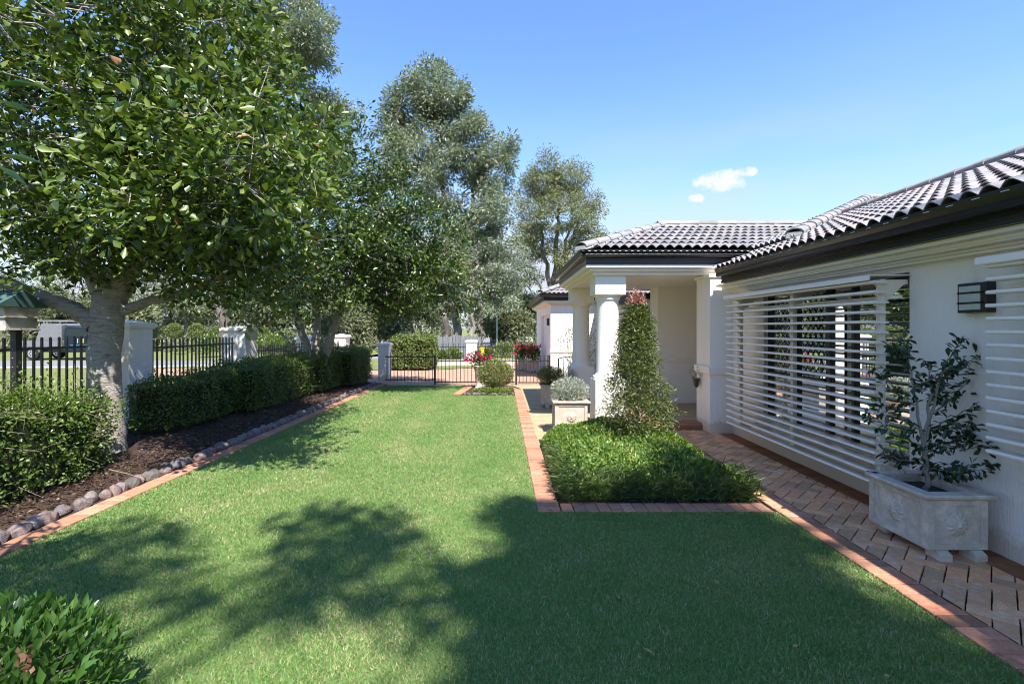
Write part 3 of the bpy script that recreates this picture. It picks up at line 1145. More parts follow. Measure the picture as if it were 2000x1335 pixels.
# --- louvred sun screens
def louvre(y0, y1, xo, xw, z0, z1, n, posts, arms=True):
    f = MB()
    px0, px1 = xo + .115, xo + .165
    for p in posts:
        f.box(px0, px1, p - .026, p + .026, z0 - .05, z1 - .03)
        # arms back to the wall, with a splayed gusset at the top
        f.prism([(px1 - .002, p - .02, z1 - .26), (px1 - .002, p - .02, z1 - .035), (xw, p - .02, z1 - .035), (xw, p - .02, z1 - .075), (px1 + .17, p - .02, z1 - .085)], (0, .04, 0))
        f.prism([(px1 - .002, p - .02, z0 - .045), (px1 - .002, p - .02, z0 + .02), (xw, p - .02, z0 + .02), (xw, p - .02, z0 - .03), (px1 + .1, p - .02, z0 - .045)], (0, .04, 0))
        for k in range(n):
            z = z0 + (z1 - z0 - .06) * k / (n - 1)
            # curved bracket under each slat
            f.prism([(xo + .02, p - .012, z - .006), (px0 + .004, p - .012, z - .006), (px0 + .004, p - .012, z - .05), (px0 - .012, p - .012, z - .044), (px0 - .03, p - .012, z - .024), (xo + .05, p - .012, z - .016)], (0, .014, 0))
    # side rails behind the slats, top and bottom, and the hood sheet
    f.box(px1 + .002, px1 + .05, y0 - .06, y1 + .02, z1 - .22, z1 - .19)
    f.box(px1 + .002, px1 + .05, y0 - .06, y1 + .02, z0 + .035, z0 + .06)
    fo = f.build('louvre_frame', m_slat, house, bevel=0)
    MB().prism([(xo - .03, y0 + .03, z1 - .045), (xo - .03, y0 + .03, z1), (xo - .02, y0 + .03, z1 + .008), (xw - .002, y0 + .03, z1 + .012), (xw - .002, y0 + .03, z1), (xo - .012, y0 + .03, z1 - .004), (xo - .018, y0 + .03, z1 - .045)], (0, y1 - y0 + .02, 0)).build('hood', m_trim, fo)
    sm = MB()
    L = y1 - y0
    prof = [(0, .001), (.003, .011), (.012, .015), (.11, .012), (.14, .009), (.14, -.006), (.11, -.009), (.012, -.012), (.003, -.009)]
    sm.prism([(x_, -L / 2, z_) for x_, z_ in prof], (0, L, 0))
    sme = sm.mesh('slat', m_slat)
    for k in range(n):
        z = z0 + (z1 - z0 - .06) * k / (n - 1)
        o = add('slat', sme, fo, (xo, (y0 + y1) / 2 + random.gauss(0, .003), z + random.gauss(0, .001)))
        o.rotation_euler = (random.gauss(0, .0006), .03 + random.gauss(0, .01), 0)
    return fo


louvre(4.52, 7.5, 3.46, XW, .305, 2.245, 21, (4.62, 6.0, 7.33))
louvre(1.4, 3.48, 3.46, XW, .875, 2.255, 15, (3.22, 1.7))
louvre(12.3, 14.8, 3.27, 3.62, .35, 2.25, 20, (12.5, 13.6, 14.6))
# far eave above the third screen
MB().box(3.2, 3.62, 11.72, 16.4, 2.46, 2.6).build('far_fascia', m_fascia, house)
MB().tube([(3.30, 11.78, 2.5), (3.32, 11.78, 2.36), (3.55, 11.78, 2.22), (3.57, 11.78, 0)], .035, 8).build('downpipe', m_fascia, house)

# a few fallen leaves on the lawn and path
nf = 70
fx, fy = rng.uniform(-3.4, 2.4, nf), rng.uniform(2.4, 12, nf)
kq = in_lawn(fx, fy)
Pf = np.stack([fx[kq], fy[kq], np.full(kq.sum(), .028)], 1)
nf = len(Pf)
fl_m = leaf_mat('fallen_leaf', [(0, (.22, .12, .05)), (.6, (.36, .23, .10)), (1, (.45, .36, .16))], .6, .1, .3)
o = add('fallen_leaves', leaf_mesh('fallen_leaves', Pf, unit(rng.normal(size=(nf, 3)) * [1, 1, .15]), unit(rng.normal(size=(nf, 3)) * .3 + [0, 0, 1]), rng.uniform(.03, .07, nf), rng.uniform(.015, .03, nf), fl_m, 'oval'), lawn)
tag(o, kind='stuff')

# ================================================================ garage wing beyond the gate
garage = thing('garage', 'white garage wing with hipped grey roof beyond the black gate', 'garage', (3.0, 20, 0))
gw = MB()
gw.box(1.65, 8, 16.4, 16.6, -.05, 2.56)
gw.box(1.65, 1.85, 16.6, 17.1, -.05, 2.56)
gw.box(1.65, 1.85, 20.3, 23.0, -.05, 2.56)
gw.box(1.65, 1.85, 17.1, 20.3, 2.25, 2.56)
gw.build('wall', m_render, garage)
MB().box(1.62, 3.6, 16.37, 16.65, .93, 1.03).build('dado', m_trim, garage, bevel=.01)
gd = MB().box(1.76, 1.79, 17.1, 20.3, -.02, 2.25).build('garage_door', m_trim, garage)
for r in range(4):
    for c in range(4):
        MB().box(1.745, 1.759, 17.2 + c * .79, 17.88 + c * .79, .08 + r * .55, .52 + r * .55).build('panel', m_trim, gd, bevel=.006)
cor = MB()
gp = [(8, 16.4), (1.65, 16.4), (1.65, 23)]
for o_, za, zb in ((.22, 2.62, 2.68), (.13, 2.585, 2.62), (.06, 2.55, 2.585)):
    sweep(cor, gp, [(-.02, za), (o_, za), (o_, zb), (-.02, zb)])
cor.build('cornice', m_trim, garage, bevel=.006)
fs = MB()
sweep(fs, gp, [(.1, 2.68), (.26, 2.68), (.26, 2.82), (.1, 2.82)])
fs.build('fascia', m_fascia, garage)
gt = MB()
sweep(gt, gp, gutter_prof(.262, .42, 2.785, 2.90))
gt.build('gutter', m_fascia, garage)
ga = MB()
A_, B_, C_, D_ = (1.27, 16.02, 2.89), (8.4, 16.02, 2.89), (8.4, 23.4, 2.89), (1.27, 23.4, 2.89)
E_, F_ = (4.83, 19.58, 2.89 + T * 3.56), (4.84, 19.84, 2.89 + T * 3.56)
ga.poly([A_, B_, E_]).poly([B_, C_, F_, E_]).poly([C_, D_, F_]).poly([D_, A_, E_, F_])
groof = ga.build('roof', m_tile, garage)
gtl = MB()
lay_tiles((1.2, 16.04, 2.90), (1, 0, 0), nS, 11, 0, 4.2, lambda p: [((1.27, 16.02, 0), (1, -1, 0)), ((4.83, 19.5, 0), (-1, -1, 0))], gtl)
o = gtl.build('roof_tiles', m_tile, groof, smooth=True)
tag(o, kind='stuff')
ridge((1.27, 16.02, 2.90), E_, parent=groof, mortar=False)


def wall_lamp(x, y0, y1, z0, z1, label, dep=.075):
    t = thing('wall_light', label, 'lamp', (x, y0, z0), 'bulkhead wall lights')
    MB().box(x - dep, x, y0, y1, z0, z1).build('housing', m_black, t, bevel=.006)
    h = (z1 - z0)
    mgl = MATS.get('frosted_glass') or surf('frosted_glass', (.42, .47, .42), (.5, .53, .5), 9, .25, spec=.6)
    for a_, b_ in ((.10, .30), (.36, .64), (.70, .90)):
        MB().box(x - dep - .006, x - dep + .004, y0 + .05, y1 - .018, z0 + a_ * h, z0 + b_ * h).build('glass', mgl, t, bevel=.003)
    for b_ in (.33, .67):
        MB().box(x - dep - .012, x - dep - .0002, y0 + .03, y1 - .008, z0 + (b_ - .026) * h, z0 + (b_ + .026) * h).build('bar', m_black, t)
        MB().lathe([(.005, 0), (.005, .004)], (x - dep - .007, y0 + .036, z0 + b_ * h), 6).build('screw', m_trim, t)
    return t


wall_lamp(XW, 3.775, 4.02, 1.875, 2.115, 'black bulkhead light with three frosted panes on the house wall')
wall_lamp(1.65, 16.85, 17.06, 1.85, 2.1, 'small black bulkhead light on the garage wall')

# ================================================================ plants: generic builders
def scatter_ellipsoid(n, c, r, bias=.5):
    d = rdir(n)
    s = rng.random(n) ** (bias / 1.5)
    return np.array(c) + d * s[:, None] * np.array(r)


def clump_leaves(C, per, spread, L, wr, up=.35, droop=0.0, out=None):
    """leaves in tufts round each clump centre; returns base points, directions, normals, lengths, widths"""
    n = len(C)
    k = n * per
    base = np.repeat(C, per, 0)
    d = rdir(k)
    d[:, 2] = d[:, 2] * .75 + up * .4 - droop
    if out is not None:
        d += np.repeat(out, per, 0) * .55
    d = unit(d)
    P = base + d * (rng.random(k)[:, None] ** .6) * spread
    N = unit(rng.normal(size=(k, 3)) * .8 + [0, -.15, 1.0])
    D = unit(d + rng.normal(size=(k, 3)) * .55)
    ln = rng.uniform(L[0], L[1], k)
    return P, D, N, ln, ln * rng.uniform(wr * .85, wr * 1.15, k)


def limb_nodes(limbs, step=.25):
    out = []
    for pts, rad in limbs:
        for i in range(len(pts) - 1):
            a, b = Vector(pts[i]), Vector(pts[i + 1])
            n = max(1, int((b - a).length / step))
            for k in range(n + 1):
                t = k / n
                out.append((*(a.lerp(b, t)), rad[i] * (1 - t) + rad[i + 1] * t))
    return np.array(out)


def smooth_path(pts, rad, sub=5, jit=.0):
    P = [Vector(p) for p in pts]
    op, orr = [], []
    for i in range(len(P) - 1):
        p0, p1, p2, p3 = P[max(i - 1, 0)], P[i], P[i + 1], P[min(i + 2, len(P) - 1)]
        for k in range(sub):
            t = k / sub
            q = .5 * ((2 * p1) + (p2 - p0) * t + (2 * p0 - 5 * p1 + 4 * p2 - p3) * t * t + (3 * p1 - p0 - 3 * p2 + p3) * t ** 3)
            if jit and i + k > 0:
                q += Vector(rng.normal(size=3)) * jit
            op.append(q)
            orr.append(rad[i] * (1 - t) + rad[i + 1] * t)
    op.append(P[-1])
    orr.append(rad[-1])
    return op, orr


def make_tree(name, label, base, limbs, blobs, per, spread, L, wr, leafm, barkm, group=None, cat='tree', shape='oval', twig=.012, droop=0.0, bias=.55, sides=10, jit=.02, keep=None, sub=1, subr=.0, twign=4):
    t = thing(name, label, cat, base, group)
    tb = MB()
    LL = []
    for pts, rad in limbs:
        p, r = smooth_path(pts, rad, 5, jit)
        LL.append((p, r))
        tb.tube(p, r, sides if r[0] > .05 else 6)
    nodes = limb_nodes(LL)
    C, O = [], []
    for c, r, n in blobs:
        q = scatter_ellipsoid(max(3, int(n / sub)), c, r, bias)
        C.append(q)
        O.append(unit((q - np.array(c)) / np.array(r)))
    C = np.concatenate(C)
    O = np.concatenate(O)
    if keep is not None:
        k = keep(C)
        C, O = C[k], O[k]
    T_, TO = [], []
    for c, o_ in zip(C, O):                         # a branchlet from the nearest limb, then a spray of tufts
        dd = np.linalg.norm(nodes[:, :3] - c, axis=1) + np.maximum(0, nodes[:, 2] - c[2]) * .6
        a = nodes[dd.argmin()]
        A, B = Vector(a[:3]), Vector(c)
        ln_ = (B - A).length
        if ln_ > .12:
            mid = A.lerp(B, .5) + Vector(rng.normal(size=3)) * .09 * ln_ - Vector((0, 0, .05 * ln_))
            r0 = min(a[3] * .7, twig * .7 + .009 * ln_)
            q1 = A.lerp(mid, .5) + Vector(rng.normal(size=3)) * .05 * ln_
            q2 = mid.lerp(B, .5) + Vector(rng.normal(size=3)) * .05 * ln_
            tb.tube([A, q1, mid, q2, B], [r0, r0 * .8, r0 * .6, r0 * .4, r0 * .25], twign, cap=False)
        for _ in range(sub):
            v = Vector(rng.normal(size=3)) * subr + Vector(o_) * subr * .5
            e_ = B + v
            T_.append(tuple(e_))
            TO.append(tuple((Vector(o_) + v.normalized()).normalized()))
            if sub > 1 and twig < .03:
                tb.tube([B, B.lerp(e_, .5) + Vector((0, 0, -.02)), e_], [.006, .0045, .002], 3, cap=False)
    C, O = np.array(T_), np.array(TO)
    tb.build('trunk', barkm, t, smooth=True)
    P, D, N, ln, wd = clump_leaves(C, per, spread, L, wr, droop=droop, out=O)
    add('crown', leaf_mesh('crown', P, D, N, ln, wd, leafm, shape, np.clip(rng.normal(.45, .22, len(P)), 0, 1)), t)
    return t


# ---------------------------------------------------------------- the two broad-leaved garden trees
def crown1(C):                      # the crown falls away from its top towards the lawn
    sx, sz = C[:, 0] / C[:, 1], (C[:, 2] - H) / C[:, 1]
    clear = ((sx < -.70) & (sx > -.92) & (sz < .125)) | ((sx < -.78) & (sz < .14))      # open space about the fork and over the letterbox
    return (sx < -.61 + .85 * np.maximum(.675 - sz, 0) + .02 * np.sin(C[:, 1] * 9)) & (sx < -.37) & ~clear


B1 = Vector((-5.34, 6.55, .04))
limbs = [
    ([B1, B1 + Vector((.02, 0, .3)), B1 + Vector((-.02, 0, 1.2)), B1 + Vector((.02, .02, 1.9)), B1 + Vector((.05, .1, 2.35))], [.27, .205, .185, .195, .21]),
    ([B1 + Vector((.05, .05, 2.2)), (-5.2, 6.75, 3.1), (-5.35, 6.9, 4.2), (-5.2, 7.0, 5.6), (-5.1, 7.1, 7.0)], [.15, .12, .09, .06, .02]),
    ([B1 + Vector((-.05, .0, 2.2)), (-5.75, 6.4, 3.1), (-6.3, 6.1, 3.9), (-6.7, 5.8, 5.2)], [.13, .10, .08, .03]),
    ([B1 + Vector((-.1, -.05, 1.75)), (-5.75, 6.4, 2.05), (-6.1, 6.2, 2.22), (-6.9, 5.9, 2.6)], [.12, .095, .085, .04]),
    ([B1 + Vector((.1, .0, 2.15)), (-4.7, 6.5, 2.75), (-3.9, 6.4, 3.1), (-3.0, 6.5, 3.5)], [.11, .08, .06, .02]),
    ([B1 + Vector((.12, .05, 1.95)), (-4.8, 6.7, 2.12), (-4.1, 6.9, 2.4), (-3.4, 7.4, 2.9)], [.08, .06, .045, .015]),
    ([(-5.2, 6.75, 3.1), (-4.5, 6.3, 4.0), (-3.8, 6.1, 4.8), (-3.3, 6.0, 5.4)], [.08, .06, .04, .015]),
    ([(-5.35, 6.9, 4.0), (-4.6, 7.4, 4.7), (-4.0, 7.8, 5.4), (-3.4, 7.9, 5.9)], [.06, .05, .03, .012]),
    ([(-5.3, 6.7, 3.4), (-5.0, 5.9, 4.1), (-4.7, 5.2, 4.7), (-4.4, 4.8, 5.2)], [.06, .045, .03, .012]),
    ([(-4.7, 6.5, 2.75), (-3.9, 5.8, 3.2), (-3.0, 5.3, 3.5), (-2.2, 5.3, 3.9)], [.06, .05, .035, .012]),
    ([(-4.3, 6.4, 2.95), (-3.7, 5.5, 2.9), (-3.1, 4.9, 2.9)], [.045, .03, .01]),
]
blobs = [((-5.3, 6.9, 5.0), (2.7, 2.5, 2.4), 660), ((-3.7, 6.6, 4.0), (1.45, 1.9, 1.55), 390), ((-6.7, 5.9, 4.4), (1.5, 1.5, 2.0), 200),
         ((-4.4, 6.2, 3.05), (1.5, 1.2, .62), 190), ((-4.0, 7.4, 5.7), (1.2, 1.3, 1.3), 190), ((-5.6, 6.0, 6.8), (2.0, 2.0, 1.0), 150), ((-3.3, 7.3, 3.1), (.9, 1.2, .8), 90),
         ((-2.75, 5.2, 3.55), (.85, .9, .8), 130), ((-2.15, 5.5, 4.0), (.7, .8, .6), 75), ((-4.0, 6.2, 2.5), (1.3, .9, .36), 130), ((-2.75, 4.5, 3.0), (.6, .55, .38), 50), ((-5.6, 5.6, 5.6), (1.6, 1.3, 1.6), 150), ((-7.2, 6.8, 3.6), (1.2, 1.4, 1.2), 110), ((-3.2, 4.9, 2.95), (.7, .6, .42), 60), ((-3.4, 5.2, 4.6), (1.0, .9, .8), 110)]
make_tree('garden_tree', 'broad-leaved tree with pale ringed trunk nearest the camera in the mulch bed', B1, limbs, blobs, 21, .24, (.075, .135), .5, lf_tree1, m_bark, 'broad-leaved trees along the fence', shape='obov', jit=.012, sides=20, keep=crown1, sub=6, subr=.2)

B2 = Vector((-4.95, 12.9, .05))
limbs = [
    ([B2, B2 + Vector((-.15, 0, .9)), (-5.35, 12.9, 1.9), (-5.75, 12.8, 3.0), (-6.0, 12.6, 4.2)], [.12, .11, .09, .06, .02]),
    ([B2, B2 + Vector((.02, .02, .9)), (-4.95, 13.0, 2.2), (-4.9, 13.0, 3.8), (-4.7, 13.0, 5.8)], [.12, .105, .095, .06, .02]),
    ([B2 + Vector((.05, 0, 0)), (-4.75, 13.0, .9), (-4.35, 13.0, 2.1), (-3.8, 13.0, 3.4), (-3.1, 13.0, 4.6)], [.11, .10, .09, .06, .02]),
    ([(-4.35, 13.0, 2.1), (-3.6, 13.1, 2.8), (-2.7, 13.1, 3.3), (-1.7, 13.2, 3.6)], [.06, .05, .035, .012]),
]
blobs = [((-4.7, 12.8, 4.5), (2.6, 2.4, 2.0), 900), ((-2.7, 13.0, 3.75), (1.75, 1.8, 1.35), 680), ((-4.3, 12.2, 3.0), (2.2, 1.6, .8), 420), ((-2.2, 13.0, 2.9), (1.2, 1.2, .7), 300), ((-3.9, 12.8, 6.0), (1.1, 1.2, .9), 200)]
make_tree('garden_tree', 'darker multi-stemmed tree rising from the clipped hedge', B2, limbs, blobs, 17, .24, (.08, .14), .48, lf_tree2, m_bark, 'broad-leaved trees along the fence', jit=.02, sides=10, sub=6, subr=.22)


# ---------------------------------------------------------------- clipped hedges
def hedge(name, label, boxes, n, L, wr, leafm, group=None, cat='hedge', lumps=.05, shape='oval', core=True, loose=0.0, twigs=0, parent=None, rough=.5):
    """boxes: (x0,x1,y0,y1,z0,z1) filled with foliage near their faces"""
    x0, x1, y0, y1, z0, z1 = boxes[0]
    t = thing(name, label, cat, ((x0 + x1) / 2, (y0 + y1) / 2, z0), group) if parent is None else parent
    tot = sum((b[1] - b[0]) * (b[3] - b[2]) + 2 * (b[1] - b[0] + b[3] - b[2]) * (b[5] - b[4]) for b in boxes)
    PP, NN = [], []
    cm = MB()
    for b in boxes:
        x0, x1, y0, y1, z0, z1 = b
        lx, ly, lz = x1 - x0, y1 - y0, z1 - z0
        fa = np.array([lx * ly, lx * lz, lx * lz, ly * lz, ly * lz])
        m = int(n * fa.sum() / tot)
        f = rng.choice(5, m, p=fa / fa.sum())
        u_, v_ = rng.random(m), rng.random(m)
        P = np.zeros((m, 3))
        Nn = np.zeros((m, 3))
        for k, (fix, val, s) in enumerate(((2, z1, 1), (1, y0, -1), (1, y1, 1), (0, x0, -1), (0, x1, 1))):
            q = f == k
            c = np.stack([x0 + lx * u_, y0 + ly * (u_ if fix == 0 else v_), z0 + lz * v_], 1)[q]
            if fix == 2:
                c = np.stack([x0 + lx * u_, y0 + ly * v_, np.full(m, z1)], 1)[q]
            if fix == 0:
                c = np.stack([np.full(m, val), y0 + ly * u_, z0 + lz * v_], 1)[q]
            if fix == 1:
                c = np.stack([x0 + lx * u_, np.full(m, val), z0 + lz * v_], 1)[q]
            P[q] = c
            Nn[q, fix] = s
        # round the arrises, push in and out
        ctr = np.array([(x0 + x1) / 2, (y0 + y1) / 2, (z0 + z1) / 2])
        half = np.array([lx / 2, ly / 2, lz / 2])
        q = (P - ctr) / half
        over = np.maximum(np.sort(np.abs(q), axis=1)[:, 1] - (1 - .25), 0) / .25
        P = P - (P - ctr) * (over ** 2)[:, None] * np.minimum(.12 / half, .3)
        wob = np.sin(P[:, 0] * 7.1 + P[:, 2] * 5) * np.sin(P[:, 1] * 6.3 + P[:, 0] * 2) + .6 * np.sin(P[:, 1] * 13 + P[:, 2] * 11)
        P = P + Nn * (lumps * wob - rng.exponential(.055, m) + loose * np.abs(rng.normal(size=m)) * (rng.random(m) < .25))[:, None]
        PP.append(P)
        NN.append(Nn)
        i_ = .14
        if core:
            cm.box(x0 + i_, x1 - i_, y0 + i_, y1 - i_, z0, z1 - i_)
    P = np.concatenate(PP)
    Nn = np.concatenate(NN)
    P[:, 2] = np.maximum(P[:, 2], boxes[0][4] + .015)
    m = len(P)
    D = unit(Nn * .55 + rdir(m) + [0, 0, .25])
    N = unit(Nn * .7 + rng.normal(size=(m, 3)) * rough + [0, 0, .5])
    ln = rng.uniform(L[0], L[1], m)
    add('foliage', leaf_mesh('foliage', P, D, N, ln, ln * wr, leafm, shape, np.clip(rng.normal(.45, .23, m), 0, 1)), t)
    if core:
        cm.build('dark_core', m_core, t)  # solid dark boxes added to stop the hedge being see-through
    if twigs:
        tm = MB()
        for _ in range(twigs):
            i = rng.integers(m)
            a = Vector(P[i] - Nn[i] * .2)
            b_ = Vector(P[i] + Nn[i] * (.02 + loose * rng.random() * 1.5) + rng.normal(size=3) * .12)
            tm.tube([a, a.lerp(b_, .5) + Vector(rng.normal(size=3)) * .02, b_], [.006, .004, .0015], 3, cap=False)
        tm.build('twigs', m_twig, t)['kind'] = 'stuff'
    return t


hedge('hedge', 'loose untrimmed hedge in front of the letterbox, left edge', [(-5.75, -4.62, 3.0, 5.55, .06, 1.02), (-5.65, -4.75, 5.2, 6.0, .06, .98)], 26000, (.03, .058), .5, lf_hedge, 'hedges in the mulch bed', lumps=.07, loose=.14, twigs=160)
hedge('hedge', 'long clipped hedge along the fence beneath the multi-stemmed tree', [(-5.95, -5.1, 7.6, 9.6, .1, .92), (-5.95, -4.75, 9.5, 12.6, .08, 1.04), (-5.85, -4.55, 12.5, 14.0, .08, 1.08), (-5.6, -4.2, 13.9, 15.9, .05, 1.14)], 60000, (.03, .056), .5, lf_hedge, 'hedges in the mulch bed', lumps=.05, loose=.06, twigs=150)
hedge('hedge', 'pale box-shaped hedge behind the gate by the driveway', [(-4.75, -2.95, 20.4, 22.4, 0, 1.42)], 13000, (.07, .12), .55, lf_clip, lumps=.04, shape='dia')


# ---------------------------------------------------------------- groundcover in the bed before the porch
MB().poly([(.58, 4.86, -.002), (2.62, 4.86, -.002), (2.62, 7.7, -.002), (.58, 7.7, -.002)]).build('planted_bed', m_soil)['kind'] = 'structure'


def groundcover():
    t = thing('groundcover', 'low mounded green groundcover in the brick-edged bed before the porch', 'shrub', (1.6, 6.2, 0))
    n = 56000
    x = rng.uniform(0, 1, n)
    y = rng.uniform(0, 1, n)
    X0, X1, Y0, Y1 = .60, 2.62, 4.92, 7.55
    X = X0 + (X1 - X0) * x
    Y = Y0 + (Y1 - Y0) * y
    wv = .07 * np.sin(Y * 5.1) + .04 * np.sin(Y * 11 + 1)
    wu = .07 * np.sin(X * 4.7 + .6) + .04 * np.sin(X * 12)
    ed = np.minimum(np.minimum((X - X0 - .04 - wv * .5) / .62, (X1 - X - .08 + wv) / .62), np.minimum((Y - Y0 - .05 - wu * .6) / .7, (Y1 - Y) / .5))
    ok = ed > -.02
    X, Y, ed = X[ok], Y[ok], ed[ok]
    n = len(X)
    hgt = .45 * np.clip(ed, 0, 1) ** .45
    hgt *= .86 + .14 * np.sin(X * 6.1 + Y * 2) * np.sin(Y * 5.3 - X) + .05 * np.sin(X * 17) * np.sin(Y * 15)
    Z = hgt - rng.exponential(.035, n) + .015
    # also clothe the steep sides
    k = rng.random(n) < .25
    Z[k] *= rng.random(k.sum())
    Z = np.maximum(Z, .01)
    P = np.stack([X, Y, Z], 1)
    outv = np.stack([(X - 1.6) / 1.0, (Y - 6.2) / 1.3, np.full(n, .9)], 1)
    D = unit(outv * .35 * (1.3 - np.clip(ed, 0, 1))[:, None] + rdir(n) * .8 + [0, 0, .45])
    N = unit(rng.normal(size=(n, 3)) * .5 + outv)
    ln = rng.uniform(.035, .06, n)
    add('foliage', leaf_mesh('foliage', P, D, N, ln, ln * .46, lf_cover, 'dia', np.clip(rng.normal(.45, .24, n), 0, 1)), t)
    # strappy grass blades along the front
    m = 4200
    X = rng.uniform(.58, 2.6, m)
    Y = 4.9 + np.abs(rng.normal(0, .22, m))
    side = rng.random(m) < .18
    Xs = np.where(side, .60 + np.abs(rng.normal(0, .1, m)), X)
    Ys = np.where(side, rng.uniform(4.9, 6.3, m), Y)
    P = np.stack([Xs, Ys, rng.uniform(.02, .26, m) * np.clip((Ys - 4.85) * 3.5 + .35, .2, 1)], 1)
    D = unit(np.stack([rng.normal(0, .5, m) - side * .6, rng.normal(-.5, .35, m), rng.normal(.45, .3, m)], 1))
    N = unit(rng.normal(size=(m, 3)) * .4 + [0, -.5, 1])
    ln = rng.uniform(.08, .17, m)
    add('strap_blades', leaf_mesh('strap_blades', P, D, N, ln, .007 + 0 * ln, lf_strap, 'dia'), t)
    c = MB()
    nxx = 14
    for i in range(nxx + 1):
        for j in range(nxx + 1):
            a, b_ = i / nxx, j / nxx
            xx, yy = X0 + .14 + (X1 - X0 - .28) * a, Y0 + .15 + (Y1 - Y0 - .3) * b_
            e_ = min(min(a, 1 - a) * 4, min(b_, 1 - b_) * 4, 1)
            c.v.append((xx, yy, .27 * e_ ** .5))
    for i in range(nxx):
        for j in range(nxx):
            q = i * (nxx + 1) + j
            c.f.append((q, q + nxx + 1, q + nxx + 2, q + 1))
    c.build('stems', m_core, t, smooth=True)  # dark filler surface added under the leaves, no stems modelled


groundcover()


# ---------------------------------------------------------------- slender tree in the bed (cone of fine leaves with pink tips)
def pilly():
    b = Vector((1.745, 6.3, 0))
    t = thing('conical_shrub', 'slender conical shrub with pink tip in front of the porch column', 'shrub', b)
    tb = MB()
    p, r = smooth_path([b, b + Vector((.01, 0, .8)), b + Vector((-.02, .01, 1.6)), b + Vector((0, 0, 2.1))], [.022, .018, .012, .004], 5, .006)
    tb.tube(p, r, 6)
    C, O = [], []
    for k in range(1250):
        z = .33 + 1.77 * rng.random() ** 1.15
        h = (z - .33) / 1.77
        rad = (.52 * (1 - h) ** .85 + .025) * (.86 + .16 * math.sin(11 * z + 1) * math.sin(4 * z)) * (1 if z > .63 else .5 + 1.65 * (z - .33))
        an = rng.uniform(0, 2 * math.pi)
        rr = rad * math.sqrt(rng.random()) ** .7 * rng.uniform(.8, 1.22)
        C.append((b.x + rr * math.cos(an), b.y + rr * math.sin(an), z + .05 * rng.normal()))
        O.append((math.cos(an), math.sin(an), .3))
        if k % 4 == 0:
            tb.tube([(b.x, b.y, z - .12), C[-1]], [.006, .0015], 3, cap=False)
    tb.build('trunk', m_twig, t)
    C, O = np.array(C), unit(np.array(O))
    P, D, N, ln, wd = clump_leaves(C, 14, .10, (.035, .062), .26, out=O)
    top = P[:, 2] > 2.05
    add('crown', leaf_mesh('crown', P[~top], D[~top], N[~top], ln[~top], wd[~top], lf_pilly, 'dia', np.clip(rng.normal(.45, .25, (~top).sum()), 0, 1)), t)
    Pt = np.concatenate([P[top], np.array([b.x, b.y, 2.1]) + rng.normal(size=(90, 3)) * [.035, .035, .05]])
    k = len(Pt)
    add('tip', leaf_mesh('tip', Pt, rdir(k) + [0, 0, .8], rdir(k), rng.uniform(.04, .07, k), rng.uniform(.01, .016, k), lf_pink, 'dia'), t)['kind'] = 'stuff'


pilly()


